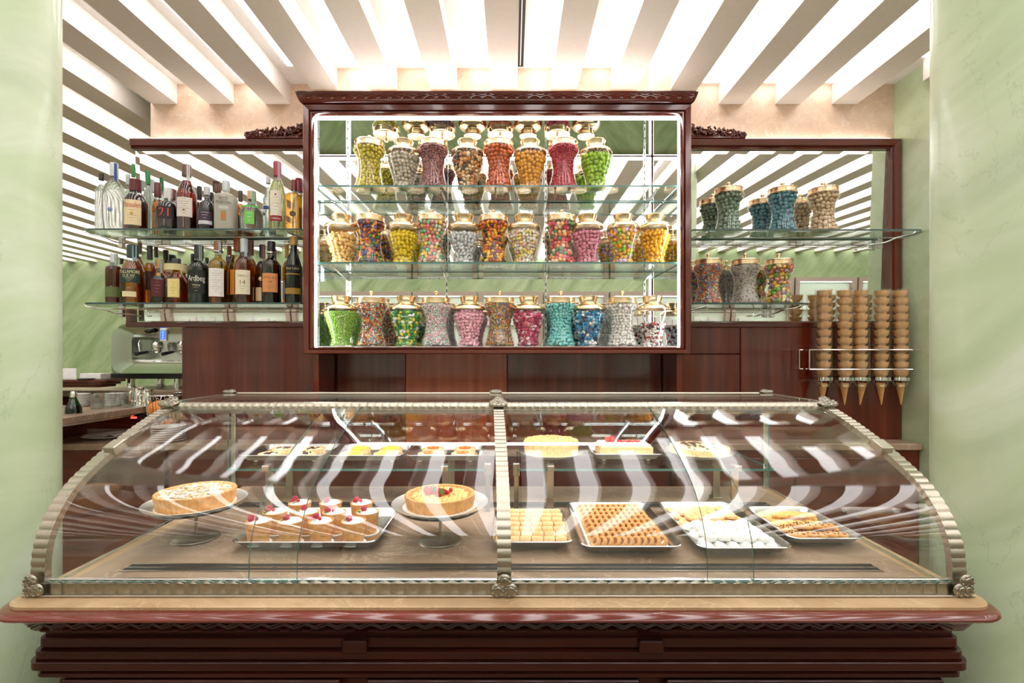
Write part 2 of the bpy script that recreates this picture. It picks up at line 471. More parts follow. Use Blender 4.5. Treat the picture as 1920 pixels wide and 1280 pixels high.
FY = 2.79   # front of the side frames
prof_side = [(0.0, 2.848), (0.0, FY + 0.012), (0.006, FY + 0.004), (0.012, FY + 0.01), (0.017, FY), (0.05, FY - 0.006), (0.055, FY), (0.055, 2.848)]
def side_frame(name, label, x0, x1, stile):
    t = thing(name, label, 'mirror', ((x0 + x1) / 2, 2.8, Z(0.15)))
    ox, oz = (x0 + x1) / 2, Z(0.15)
    def loc(b):
        b.v = [(v[0] - ox, v[1] - 2.8, v[2] - oz) for v in b.v]; return b
    zt, zb = Z(1.19), Z(0.195)
    pr = prof_side
    loc(rail(MB(), pr, (x0 - (0 if stile else 0.01), zt), (x1, zt), 0, 1 if stile else 0)).build('top_rail', M['wood'], t)
    # bottom rail: thin
    loc(MB().cbox(x0 - (0 if stile else 0.035), x1 + (0.055 if stile else 0), FY - 0.004, 2.848, Z(0.155), Z(0.187), 0.004)).build('bottom_rail', M['wood'], t)
    if stile:
        loc(rail(MB(), pr, (x1, Z(0.187)), (x1, zt), 0, 1)).build('stile', M['woodz'], t)
    else:
        loc(MB().cbox(x0 - 0.035, x0 - 0.004, FY, 2.84, Z(0.187), Z(0.262), 0.003)).build('stile', M['woodz'], t)
    # bevelled mirror leaning slightly forward at the top
    bv = 0.025
    def my(z): return 2.843 - 0.0265 * (z - zb)
    o = [(x0, zb), (x1, zb), (x1, zt), (x0, zt)]
    i = [(x0 + bv, zb + bv), (x1 - bv, zb + bv), (x1 - bv, zt - bv), (x0 + bv, zt - bv)]
    b = MB()
    v = [(x, my(z) + 0.0012, z) for x, z in o] + [(x, my(z), z) for x, z in i]
    b.add(v, [(4, 5, 6, 7), (0, 1, 5, 4), (1, 2, 6, 5), (2, 3, 7, 6), (3, 0, 4, 7)])
    loc(b).build('mirror_glass', M['mirror'], t, smooth=0)
    return t
side_frame('wall_mirror', 'tall wall mirror in a mahogany frame behind the liquor bottles', -2.195, -1.085, False)
side_frame('wall_mirror', 'tall wall mirror in a mahogany frame behind the pastel candy jars and cone tubes', 0.895, 2.192, True)
# uplights lying on top of the frames
for nm, a in (('cove_light', (-2.1, -1.15, 2.81, 2.835, Z(1.246), Z(1.256))), ('cove_light', (0.95, 2.2, 2.81, 2.835, Z(1.246), Z(1.256))), ('cove_light', (-0.98, 0.83, 2.5, 2.6, Z(1.256), Z(1.266)))):
    o = MB().box(*a).build(nm, M['led_cove'], smooth=0)
    tag(o, 'hidden light strip lying on top of the ' + ('candy cabinet' if a[2] < 2.7 else ('bottle mirror frame' if a[0] < 0 else 'cone mirror frame')), 'light')
# wooden panelling below the side bays
wp = thing('wall_panelling', None, None, (0, BACK, 0)); structure(wp)
def pan(x0, x1, y0, y1, z0, z1, m='woodz', name='panel'):
    MB().cbox(x0, x1, y0 - BACK, y1 - BACK, z0, z1, 0.002).build(name, M[m], wp)
pan(-1.905, -1.09, FY, BACK, 0.9, Z(0.154))
xs = [0.9, 1.24, 2.25]
zs = Z(0.0)
pan(0.9, 1.315, FY, BACK, zs + 0.004, Z(0.154)); pan(0.9, 1.315, FY, BACK, 0.9, zs - 0.002)
pan(1.319, 2.25, FY, BACK, 0.9, Z(0.154))
# recess under the cabinet
pan(-0.96, -0.585, 2.66, CENTRE, 0.9, Z(0.03)); pan(-0.025 - 0.0, 0.82, 2.66, CENTRE, 0.9, Z(0.03))
pan(-0.582, -0.028, 2.648, CENTRE, 0.9, Z(0.03), 'wood_red')
for x in (-1.0, 0.825): pan(x, x + 0.032, 2.42, CENTRE, 0.9, Z(0.002), 'woodz', 'bracket_panel')

# back counter: stone ledge over a wooden front
bc = thing('back_counter', 'brown stone ledge over mahogany drawers along the back wall', 'counter', (0, 2.7, 0))
def bcp(name, m, *a, c=0.003):
    x0, x1, y0, y1, z0, z1 = a
    return MB().cbox(x0, x1, y0 - 2.7, y1 - 2.7, z0, z1, c).build(name, M[m], bc)
bcp('worktop', 'stone', -1.9, -1.1, 2.645, 2.788, Z(-0.525), Z(-0.49)); bcp('worktop', 'stone', 0.9, 2.25, 2.645, 2.788, Z(-0.525), Z(-0.49)); bcp('worktop', 'stone', -0.965, 0.82, 2.48, 2.646, Z(-0.525), Z(-0.49))
bcp('front_panel', 'wood', -1.9, -1.1, 2.67, 2.785, 0.0, Z(-0.527)); bcp('front_panel', 'wood', 0.9, 2.25, 2.67, 2.785, 0.0, Z(-0.527)); bcp('front_panel', 'wood', -0.965, 0.82, 2.51, 2.645, 0.0, Z(-0.527))
for x0, yd in ((-1.88, 2.655), (-0.95, 2.495), (-0.36, 2.495), (0.23, 2.495), (0.93, 2.655), (1.56, 2.655)):
    bcp('drawer', 'wood', x0, x0 + (0.74 if x0 < -1 else (0.58 if yd < 2.6 else 0.61)), yd, yd + 0.014, Z(-0.86), Z(-0.57))

# carved leaf ornaments on the side frames
def ornament(name, label, x_hi, x_lo):
    sgn = 1 if x_hi > x_lo else -1
    t = thing(name, label, 'carving', ((x_hi + x_lo) / 2, 2.79, Z(1.245)))
    ox = (x_hi + x_lo) / 2; L = abs(x_hi - x_lo)
    r2 = random.Random(5)
    b = MB()
    b.prism([(x_lo - ox, 0.0), (x_hi - ox, 0.0), (x_hi - ox, 0.086), (x_lo - ox + sgn * L * 0.5, 0.055), (x_lo - ox, 0.012)], 0.0, 0.018)
    b.cbox(min(x_lo, x_hi) - ox, max(x_lo, x_hi) - ox, -0.012, 0.03, -0.002, 0.007, 0.002)
    for k in range(130):
        u = r2.random(); h = 0.016 + 0.072 * u ** 0.8
        zz = 0.01 + r2.random() * h * 0.95
        x = x_lo + sgn * L * u * 0.99 - ox
        s = r2.uniform(0.007, 0.013)
        rot = Matrix.Rotation(r2.uniform(0, PI), 3, 'Y') @ Matrix.Rotation(r2.uniform(-0.6, 0.6), 3, 'X')
        b.ell((x, -0.004 - r2.random() * 0.012, zz), (s * 1.3, s * 0.7, s * 0.62), rot, 8, 5)
    for u in (0.05, 0.16, 0.3, 0.46, 0.62, 0.8):
        x = x_lo + sgn * L * u - ox; h = 0.012 + 0.06 * u
        pts = [(x + (0.014 - 0.0011 * i) * math.cos(i * 0.7), -0.016, h * 0.6 + (0.014 - 0.0011 * i) * math.sin(i * 0.7)) for i in range(12)]
        b.tube(pts, 0.0026, 6)
    b.build('carved_leaves', M['wood'], t)
ornament('carved_ornament', 'carved mahogany leaf scroll on the frame above the bottles', -1.09, -1.535)
ornament('carved_ornament', 'carved mahogany leaf scroll on the frame above the pastel candy jars', 0.9, 1.345)

# ================================================================== CANDY CABINET
CF, CM = 2.37, 2.65      # frame front, back mirror
cab = thing('candy_cabinet', 'large mahogany wall cabinet with mirrored back full of candy jars', 'cabinet', (-0.07, 2.5, Z(0.0)))
OX, OY, OZ = -0.07, 2.5, Z(0.0)
def cb(b):
    b.v = [(v[0] - OX, v[1] - OY, v[2] - OZ) for v in b.v]; return b
ix0, ix1, iz0, iz1 = -0.975, 0.829, Z(0.037), Z(1.175)
pc = [(0.0, CF + 0.05), (0.0, CF + 0.006), (0.005, CF - 0.004), (0.012, CF - 0.004), (0.016, CF + 0.004), (0.02, CF - 0.006), (0.044, CF - 0.008), (0.05, CF), (0.05, CF + 0.05)]
neg = lambda pr: [(-o, y) for o, y in pr]
cb(rail(MB(), pc, (ix0, iz1), (ix1, iz1), -1, 1)).build('top_rail', M['wood'], cab)
pb = [(o * 0.72, y) for o, y in pc]
cb(rail(MB(), neg(pb), (ix0, iz0), (ix1, iz0), 1.38, -1.38)).build('bottom_rail', M['wood'], cab)
cb(rail(MB(), neg(pc), (ix0, iz0), (ix0, iz1), 0.72, -1)).build('stile', M['woodz'], cab)
cb(rail(MB(), pc, (ix1, iz0), (ix1, iz1), -0.72, 1)).build('stile', M['woodz'], cab)
cb(MB().cbox(ix0 - 0.05, ix0 - 0.012, CF + 0.05, CENTRE, iz0 - 0.036, iz1 + 0.05, 0.002)).build('side_panel', M['woodz'], cab)
cb(MB().cbox(ix1 + 0.012, ix1 + 0.05, CF + 0.05, CENTRE, iz0 - 0.036, iz1 + 0.05, 0.002)).build('side_panel', M['woodz'], cab)
cb(MB().cbox(ix0 - 0.012, ix1 + 0.012, CF + 0.05, CENTRE, iz0 - 0.036, iz0 - 0.003, 0.002)).build('base_panel', M['wood'], cab)
cb(MB().cbox(ix0 - 0.012, ix1 + 0.012, CF + 0.05, CENTRE, iz1 + 0.012, iz1 + 0.05, 0.002)).build('top_panel', M['wood'], cab)
# cornice with carved wave band
x0, x1 = ix0 - 0.05, ix1 + 0.05
zc = iz1 + 0.05
pcor = [(0.0, 0.0), (0.016, 0.003), (0.026, 0.012), (0.032, 0.02), (0.04, 0.034), (0.042, 0.04), (0.036, 0.043), (0.03, 0.046), (0.03, 0.05), (-0.02, 0.05), (-0.02, 0.0)]
rows = []
for q, sx in ((x0, -1), (x1, 1)):
    rows.append([(q + sx * max(o, 0) * 0.45, CF - o, zc + dz) for o, dz in pcor])
b = MB(); b.grid(rows, closed_u=True); n = len(pcor); b.f += [tuple(range(n)), tuple(range(2 * n - 1, n - 1, -1))]; b.m += [0, 0]
b.box(x0, x1, CF + 0.01, CENTRE, zc, zc + 0.03)
cor = cb(b).build('cornice', M['wood'], cab)
b = MB()
pts_a = []; pts_b = []
L = x1 - x0; n = 34
for i in range(n * 8 + 1):
    x = x0 + L * i / (n * 8); ph = 2 * PI * i / 8
    pts_a.append((x, CF - 0.036, zc + 0.030 + 0.004 * math.sin(ph)))
    pts_b.append((x, CF - 0.033, zc + 0.022 + 0.004 * math.sin(ph)))
b.tube(pts_a, 0.003, 5); b.tube(pts_b, 0.0028, 5)
for i in range(n):
    x = x0 + L * (i + 0.75) / n
    b.ell((x, CF - 0.03, zc + 0.014), (0.011, 0.006, 0.006), None, 8, 5)
cb(b).build('carved_band', M['wood'], cor)
# mirrors and interior
cb(MB().box(ix0 - 0.011, ix1 + 0.011, CM, CM + 0.006, iz0 - 0.002, iz1 + 0.011)).build('back_mirror', M['mirror'], cab, smooth=0)
cb(MB().box(ix0 - 0.0115, ix0 - 0.006, CF + 0.052, CM, iz0 - 0.002, iz1 + 0.01)).build('side_mirror', M['mirror'], cab, smooth=0)
cb(MB().box(ix1 + 0.006, ix1 + 0.0115, CF + 0.052, CM, iz0 - 0.002, iz1 + 0.01)).build('side_mirror', M['mirror'], cab, smooth=0)
cb(MB().box(ix0 - 0.006, ix1 + 0.006, CF + 0.052, CM, iz1 + 0.005, iz1 + 0.011)).build('top_mirror', M['mirror'], cab, smooth=0)
cb(MB().box(ix0 - 0.006, ix1 + 0.006, CF + 0.052, CM, iz0 - 0.002, iz0 + 0.003)).build('floor_glass', M['porcelain'], cab, smooth=0)
# light strips just inside the frame
cb(MB().box(ix0 - 0.004, ix0 + 0.004, CF + 0.018, CF + 0.04, iz0 + 0.004, iz1 - 0.012)).build('light_strip', M['led_cab'], cab, smooth=0)
cb(MB().box(ix1 - 0.004, ix1 + 0.004, CF + 0.018, CF + 0.04, iz0 + 0.004, iz1 - 0.012)).build('light_strip', M['led_cab'], cab, smooth=0)
cb(MB().box(ix0, ix1, CF + 0.018, CF + 0.045, iz1 - 0.006, iz1 + 0.002)).build('light_strip', M['led_cab'], cab, smooth=0)
SHELF = {'top': Z(0.839), 'mid': Z(0.458), 'low': iz0 + 0.004}
def glass_shelf_mesh(b, poly, z, th):
    n = len(poly)
    v = [(x, y, z - th) for x, y in poly] + [(x, y, z) for x, y in poly]
    b.add(v, [tuple(range(n))[::-1], tuple(range(n, 2 * n))], 0)
    b.add(v, [(i, (i + 1) % n, n + (i + 1) % n, n + i) for i in range(n)], 1)
    return b
for k in ('top', 'mid'):
    cb(glass_shelf_mesh(MB(), [(ix0 - 0.002, 2.40), (ix1 + 0.002, 2.40), (ix1 + 0.002, 2.636), (ix0 - 0.002, 2.636)], SHELF[k], 0.008)).build('glass_shelf', [M['shelf_glass'], M['edge']], cab, smooth=0)
for p in (653, 838, 1023, 1208):
    x = px(p, CM)
    u = cb(MB().box(x - 0.006, x + 0.006, CM - 0.007, CM - 0.0005, iz0 + 0.005, iz1)).build('shelf_upright', M['steel'], cab, smooth=0)
    b = MB()
    for q in np.arange(iz0 + 0.03, iz1 - 0.02, 0.034): b.box(x - 0.0025, x + 0.0025, CM - 0.0078, CM - 0.0071, q, q + 0.016)
    o = cb(b).build('slot_row', M['black'], u, smooth=0); o['kind'] = 'stuff'
    for k in ('top', 'mid'):
        z = SHELF[k] - 0.009
        b = MB().prism([(0, 0), (0.0, -0.05), (0.02, -0.045), (0.22, -0.012), (0.22, 0.0)], -0.002, 0.002)
        b.v = [(x + v[1], CM - 0.008 - v[0], z + v[2]) for v in b.v]
        cb(b).build('shelf_bracket', M['chrome'], cab)

# ================================================================== BRACKETED GLASS SHELVES OF THE SIDE BAYS
def bay_shelf(label, x0, x1, z, round_end):
    t = thing('glass_shelf', label, 'shelf', ((x0 + x1) / 2, 2.72, z))
    ox = (x0 + x1) / 2
    yf, yb = 2.62, 2.815
    r = 0.09
    poly = []
    if round_end < 0:
        poly = [(x1, yf), (x1, yb), (x0 + 0.09, yb)] + [(x0 + r - r * math.sin(a) * 1.0, yb - 0.0 - (yb - yf) * (1 - math.cos(a)) / 1.0 if False else yf + (yb - yf) * (0.5 + 0.5 * math.cos(a * 2))) for a in [PI / 2 * i / 10 for i in range(1, 10)]]
        poly = [(x1, yf), (x1, yb), (x0 + 0.07, yb)] + [(x0 + 0.07 * (1 - math.sin(a)), (yf + yb) / 2 + (yb - yf) / 2 * math.cos(a)) for a in [PI * i / 12 for i in range(1, 12)]] + [(x0 + 0.07, yf)]
        poly = poly[::-1]
    else:
        poly = [(x0, yf), (x1 - 0.03, yf), (x1, yf + 0.03), (x1, yb), (x0, yb)]
    b = glass_shelf_mesh(MB(), [(x - ox, y - 2.72) for x, y in poly], 0.0, 0.009)
    b.build('glass_plate', [M['shelf_glass'], M['edge_d']], t, smooth=0)
    # wire brackets
    ends = [x0 + (0.1 if round_end < 0 else 0.02), x1 - (0.02 if round_end < 0 else 0.12)]
    b = MB()
    b.tube([(x0 + 0.12 - ox, 2.70 - 2.72, -0.028), (x1 - 0.03 - ox, 2.70 - 2.72, -0.028)], 0.003, 6)
    b.build('support_rail', M['steel'], t)
    for x in ends:
        x -= ox
        s = 1 if round_end < 0 else -1
        pts = [(x - s * 0.06, -0.095, -0.012), (x - s * 0.05, -0.09, -0.022), (x, -0.04, -0.034), (x + s * 0.03, 0.0, -0.05), (x + s * 0.08, 0.045, -0.052), (x + s * 0.10, 0.07, -0.06), (x + s * 0.10, 0.094, -0.06)]
        MB().tube(sm(pts, 4), 0.0035, 6).build('wire_bracket', M['steel'], t)
        MB().cbox(x - 0.012, x + 0.012, 0.07, 0.096, -0.065, -0.009, 0.002).build('wall_bracket', M['steel'], t)
    return t
M['edge_d'] = plain('dark_glass_edge', srgb(44, 78, 74), 0.12, 0, 0.1, spec=0.8)
ZS1, ZS2 = Z(0.682), Z(0.281)
bay_shelf('upper glass shelf carrying the liquor bottles', -2.36, px(564, 2.62), ZS1, -1)
bay_shelf('lower glass shelf carrying the liquor bottles', -2.36, px(564, 2.62), ZS2, -1)
bay_shelf('long glass shelf with sage, teal and beige candy jars', px(1299, 2.62), px(1738, 2.62), ZS1 - 0.004, 1)
bay_shelf('short glass shelf with three multicoloured candy jars', px(1299, 2.62), px(1522, 2.62), ZS2 - 0.002, 1)

# ================================================================== CANDY JARS
def sh(pr, k): return [(r * k, z * k) for r, z in pr]
JA = sm([(0.066, 0.0), (0.074, 0.004), (0.0755, 0.012), (0.070, 0.035), (0.0605, 0.075), (0.0565, 0.11), (0.058, 0.145), (0.064, 0.18), (0.075, 0.207), (0.081, 0.222), (0.080, 0.234), (0.072, 0.241)], 4)
JA = [(r, z * 0.915) for r, z in JA]
JB = sm([(0.048, 0.0), (0.056, 0.004), (0.056, 0.012), (0.0505, 0.028), (0.056, 0.06), (0.066, 0.095), (0.077, 0.13), (0.0845, 0.158), (0.0855, 0.175), (0.083, 0.188)], 4)
def jar_mesh(kind):
    pr = JA if kind == 'A' else JB
    th = 0.0022
    # the wall as seen: outer skin closed by a floor; thickness shows at floor and rim
    b = MB().lathe([(0.0, 0.0)] + pr, 40)
    return b.mesh('glass_body', M['jar_glass'], 50)
MESH = {'A': jar_mesh('A'), 'B': jar_mesh('B')}
MESH['lidA'] = MB().lathe([(r, z - 0.0212) for r, z in ((0.0, 0.238), (0.076, 0.238), (0.0765, 0.243), (0.0735, 0.246), (0.0735, 0.262), (0.0755, 0.265), (0.074, 0.269), (0.06, 0.272), (0.012, 0.274), (0.0, 0.274))], 40).mesh('lid', M['brass'], 30)
MESH['knobA'] = MB().lathe(sm([(0.006, 0.251), (0.0052, 0.262), (0.0085, 0.268), (0.0115, 0.276), (0.0095, 0.284), (0.0, 0.2885)], 3), 20).mesh('knob', M['brass'], 60)
MESH['shoulderB'] = MB().lathe([(0.0835, 0.186), (0.0845, 0.189)] + sm([(0.083, 0.192), (0.077, 0.203), (0.062, 0.213), (0.048, 0.219), (0.044, 0.224)], 3), 40).mesh('shoulder', M['brass'], 50)
MESH['lidB'] = MB().lathe(sm([(0.044, 0.2235), (0.0445, 0.232), (0.048, 0.244), (0.0505, 0.25)], 3) + [(0.0505, 0.254), (0.048, 0.2555), (0.0, 0.2555)], 40).mesh('lid', M['brass'], 30)

def candy_material(name, rough=0.3, coat=0.3):
    m, nt, p = newmat(name); sset(p, rough=rough, coat=coat, coatr=0.2)
    a = nt.nodes.new('ShaderNodeAttribute'); a.attribute_name = 'tint'
    f = noise(nt, coords(nt), 220, 2)
    k = ramp(nt, f, [(0.3, (0.9, 0.9, 0.9)), (0.7, (1, 1, 1))])
    nt.links.new(mixc(nt, a.outputs['Color'], k, 1.0, 'MULTIPLY'), p.inputs['Base Color'])
    return m
M['candy'] = candy_material('sugar_candy')
M['pastry'] = candy_material('pastry_crumb', 0.6, 0.0)
def ico_np(sub):
    b = bmesh.new(); bmesh.ops.create_icosphere(b, subdivisions=sub, radius=1.0)
    v = np.array([q.co[:] for q in b.verts]); f = np.array([[x.index for x in q.verts] for q in b.faces]); b.free(); return v, f
ICO = {1: ico_np(1), 2: ico_np(2)}
def rod_np():
    m = MB().lathe([(0.0, -1.0), (0.6, -0.95), (1.0, -0.75), (1.0, 0.75), (0.6, 0.95), (0.0, 1.0)], 6)
    b = bmesh.new(); me = m.mesh('tmp', M['white'], 0); b.from_mesh(me); bmesh.ops.remove_doubles(b, verts=b.verts, dist=1e-4); bmesh.ops.triangulate(b, faces=b.faces)
    b.verts.index_update(); v = np.array([q.co[:] for q in b.verts]); f = np.array([[x.index for x in q.verts] for q in b.faces]); b.free(); bpy.data.meshes.remove(me); return v, f
ICO['rod'] = rod_np()
def rand_rot(n, rs):
    q = rs.normal(size=(n, 4)); q /= np.linalg.norm(q, axis=1, keepdims=True)
    w_, x, y, z = q.T
    return np.stack([np.stack([1 - 2 * (y * y + z * z), 2 * (x * y - z * w_), 2 * (x * z + y * w_)], 1),
                     np.stack([2 * (x * y + z * w_), 1 - 2 * (x * x + z * z), 2 * (y * z - x * w_)], 1),
                     np.stack([2 * (x * z - y * w_), 2 * (y * z + x * w_), 1 - 2 * (x * x + y * y)], 1)], 1)
def scatter_mesh(name, base, pts, rad, rot, cols, mat, extra=None):
    """one mesh holding a copy of base at every point, each with its own colour"""
    v0, f0 = base; n = len(pts)
    V = (np.einsum('nij,nkj->nki', rot, v0[None] * rad[:, None, :]) + pts[:, None, :]).reshape(-1, 3)
    Fc = (f0[None] + (np.arange(n) * len(v0))[:, None, None]).reshape(-1, 3)
    colv = np.repeat(cols, len(v0), axis=0)
    if extra is not None:
        ev, ef, ec = extra
        Fc = np.concatenate([Fc, ef + len(V)]); V = np.concatenate([V, ev]); colv = np.concatenate([colv, np.repeat([ec], len(ev), 0)])
    me = bpy.data.meshes.new(name)
    me.vertices.add(len(V)); me.vertices.foreach_set('co', V.astype(np.float32).ravel())
    me.loops.add(len(Fc) * 3); me.loops.foreach_set('vertex_index', Fc.astype(np.int32).ravel())
    me.polygons.add(len(Fc)); me.polygons.foreach_set('loop_start', np.arange(0, len(Fc) * 3, 3, dtype=np.int32))
    me.update(calc_edges=True)
    me.shade_smooth()
    a = me.color_attributes.new('tint', 'FLOAT_COLOR', 'POINT')
    a.data.foreach_set('color', np.concatenate([colv, np.ones((len(colv), 1))], 1).astype(np.float32).ravel())
    me.materials.append(mat); me.validate(); return me
def candy_mesh(kind, size, asp, palette, top=1.0, seed=0, shape=None, jit=1.0):
    rs = np.random.RandomState(seed)
    pr = JA if kind == 'A' else JB
    zr = np.array([z for r, z in pr]); rr = np.array([r for r, z in pr])
    ztop = (0.212 if kind == 'A' else 0.172) * top
    z = 0.004 + size * 0.5; P_ = []; k = 0
    while z < ztop:
        r = np.interp(z, zr, rr) - 0.0035 - size * 0.42
        n = max(6, int(2 * PI * r / (size * 0.98)))
        t = 2 * PI * (np.arange(n) + 0.5 * (k % 2)) / n + rs.normal(size=n) * 0.12 * jit * size / r
        q = r - np.abs(rs.normal(size=n)) * size * 0.12 * jit
        P_.append(np.stack([q * np.cos(t), q * np.sin(t), z + rs.normal(size=n) * size * 0.13 * jit], 1))
        z += size * 0.84; k += 1
    rt = np.interp(ztop, zr, rr) - 0.004 - size
    while rt > size * 0.5:
        n = max(4, int(2 * PI * rt / size))
        t = 2 * PI * np.arange(n) / n + rs.rand()
        P_.append(np.stack([rt * np.cos(t), rt * np.sin(t), np.full(n, ztop + 0.1 * size) + rs.normal(size=n) * size * 0.15], 1)); rt -= size
    P_ = np.concatenate(P_); n = len(P_)
    rad = np.array(asp)[None] * size * 0.5 * (1 + rs.normal(size=(n, 1)) * 0.05)
    pal = np.array([srgb(*c) for c in palette]); cols = pal[rs.randint(0, len(pal), n)] * (1 + rs.normal(size=(n, 1)) * 0.05)
    base = ICO[shape] if shape else (ICO[2] if size > 0.0105 else ICO[1])
    # dense core so that nothing shows through the outer layer
    m = MB(); zz = np.linspace(0.006, ztop, 9)
    m.lathe([(0.0, zz[0])] + [(max(0.01, np.interp(q, zr, rr) - 0.006 - size * 0.75), q) for q in zz] + [(0.0, zz[-1])], 20)
    ef = np.array([[a, b, c] for a, b, c, d in m.f] + [[a, c, d] for a, b, c, d in m.f])
    return scatter_mesh('candies', base, P_, rad, rand_rot(n, rs), np.clip(cols, 0, 1), M['candy'], (np.array(m.v), ef, pal.mean(0) * 0.85))

SPH = (1, 1, 1); ALM = (1.25, 0.95, 0.78); DRA = (1.35, 0.95, 0.72)
# colour sets read off the photograph
JARS = [
 # shelf, px, kind, (colour words), size, aspect, palette, fill
 ('top', 693, 'A', 'olive yellow round candies', .0150, SPH, [(196, 178, 40), (206, 190, 52), (184, 166, 34)], 1),
 ('top', 757, 'B', 'taupe grey round candies', .0160, SPH, [(190, 178, 158), (200, 188, 168)], .97),
 ('top', 812, 'A', 'dusty mauve round candies', .0130, SPH, [(150, 92, 92), (164, 104, 102), (138, 82, 84)], 1),
 ('top', 876, 'B', 'mixed roasted almonds and nuts', .0170, DRA, [(226, 158, 88), (236, 214, 178), (196, 120, 66), (70, 56, 52), (232, 186, 120)], 1),
 ('top', 935, 'A', 'burnt orange candies', .0165, SPH, [(206, 98, 42), (196, 88, 38), (216, 112, 54)], 1),
 ('top', 994, 'B', 'mustard orange round candies', .0165, SPH, [(232, 162, 46), (238, 172, 58)], 1.0),
 ('top', 1056, 'A', 'crimson red candies', .0120, SPH, [(186, 38, 62), (200, 48, 72), (172, 32, 56)], 1),
 ('top', 1117, 'B', 'lime green round candies', .0175, SPH, [(166, 204, 48), (150, 194, 40), (178, 212, 62)], 1.0),
 ('mid', 640, 'B', 'pale apricot oval candies', .0165, ALM, [(246, 200, 122), (248, 208, 136)], .85),
 ('mid', 693, 'A', 'dark rainbow button candies', .0150, ALM, [(60, 130, 60), (226, 180, 40), (200, 92, 40), (60, 80, 140), (120, 50, 60), (230, 130, 50)], 1),
 ('mid', 756, 'B', 'bright yellow oval candies', .0170, ALM, [(236, 208, 24), (228, 198, 20)], .9),
 ('mid', 809, 'A', 'pastel rainbow round candies', .0165, SPH, [(236, 196, 150), (230, 120, 120), (120, 200, 160), (240, 230, 210), (240, 200, 80), (190, 130, 120)], 1),
 ('mid', 870, 'B', 'pearl grey oval candies', .0160, ALM, [(206, 208, 212), (214, 216, 220)], .88),
 ('mid', 925, 'A', 'orange, yellow and black candies', .0150, ALM, [(244, 170, 30), (230, 110, 30), (60, 40, 44), (240, 200, 50), (160, 60, 40)], 1),
 ('mid', 983, 'B', 'cream white oval candies with yellow ones', .0150, ALM, [(238, 230, 214), (242, 236, 224), (238, 220, 110), (236, 226, 206), (228, 180, 170)], .97),
 ('mid', 1052, 'A', 'fruity pink, peach and green balls', .0175, SPH, [(226, 120, 90), (206, 60, 90), (240, 180, 110), (90, 140, 90), (230, 90, 110), (244, 210, 180)], 1),
 ('mid', 1101, 'B', 'rose pink oval candies', .0165, ALM, [(222, 140, 164), (228, 150, 172)], .9),
 ('mid', 1168, 'B', 'orange, lime and lilac oval candies', .0175, ALM, [(246, 170, 40), (170, 206, 60), (216, 176, 206), (240, 196, 110)], 1),
 ('mid', 1228, 'B', 'amber yellow oval candies', .0180, ALM, [(248, 184, 30), (246, 176, 24)], .92),
 ('low', 640, 'B', 'fine lime green sugar pearls', .0100, SPH, [(160, 210, 84), (150, 202, 74), (172, 218, 100)], 1.0),
 ('low', 697, 'A', 'tiny rainbow sugar pearls', .0088, SPH, [(200, 60, 50), (240, 190, 60), (90, 180, 190), (246, 240, 230), (240, 140, 50), (130, 40, 60)], 1),
 ('low', 762, 'B', 'green, yellow and white sugared almonds', .0165, DRA, [(50, 160, 70), (150, 200, 60), (240, 214, 60), (240, 240, 232), (30, 130, 60)], 1.0),
 ('low', 818, 'A', 'pale pink and mint tiny sweets', .0110, DRA, [(232, 200, 206), (240, 224, 222), (170, 214, 196), (236, 190, 200)], 1),
 ('low', 880, 'B', 'baby pink sugared almonds', .0170, DRA, [(240, 176, 194), (244, 186, 202)], 1.0),
 ('low', 937, 'A', 'coloured sugar sticks', .0100, 'rod', [(220, 70, 50), (40, 130, 70), (40, 90, 170), (244, 240, 230), (240, 150, 40), (240, 210, 80)], 1),
 ('low', 991, 'B', 'magenta, pink and white sugared almonds', .0155, DRA, [(200, 50, 104), (232, 150, 176), (244, 220, 226), (170, 40, 84), (220, 96, 120)], 1.0),
 ('low', 1051, 'A', 'turquoise sugared almonds', .0160, DRA, [(118, 208, 208), (130, 216, 214)], 1),
 ('low', 1103, 'B', 'blue and white sugared almonds', .0155, DRA, [(30, 130, 190), (90, 180, 214), (240, 240, 236), (24, 60, 110), (40, 150, 200)], 1.0),
 ('low', 1166, 'A', 'ivory white sugared almonds', .0155, DRA, [(228, 226, 222), (238, 236, 232)], 1),
 ('low', 1223, 'B', 'red, white and black sweets, half full', .0130, DRA, [(244, 240, 238), (190, 60, 54), (60, 50, 52), (244, 240, 238), (244, 240, 238)], .66),
 ('bay1', 1366, 'A', 'sage green balls', .0190, SPH, [(132, 160, 138), (122, 150, 128)], 1),
 ('bay1', 1467, 'A', 'teal blue balls', .0190, SPH, [(92, 150, 166), (82, 140, 158)], 1),
 ('bay1', 1543, 'A', 'sand beige balls', .0190, SPH, [(216, 188, 152), (208, 180, 144)], 1),
 ('bay2', 1328, 'A', 'small confetti coloured sweets', .0100, SPH, [(240, 180, 60), (90, 170, 200), (230, 120, 110), (120, 100, 150), (236, 220, 190), (220, 110, 60)], 1),
 ('bay2', 1397, 'A', 'white and black sprinkles', .0070, 'rod', [(226, 218, 208), (226, 218, 208), (236, 228, 220), (90, 82, 78)], 1),
 ('bay2', 1460, 'A', 'sugared gummy sweets', .0220, DRA, [(236, 190, 70), (230, 140, 80), (110, 176, 70), (222, 150, 130), (170, 140, 150), (236, 214, 140)], 1),
]
WHERE = {'top': (SHELF['top'], 2.485, 'top shelf of the candy cabinet'), 'mid': (SHELF['mid'], 2.485, 'middle shelf of the candy cabinet'), 'low': (SHELF['low'], 2.485, 'floor of the candy cabinet'),
         'bay1': (ZS1 - 0.004, 2.715, 'long glass shelf'), 'bay2': (ZS2 - 0.002, 2.715, 'short glass shelf')}
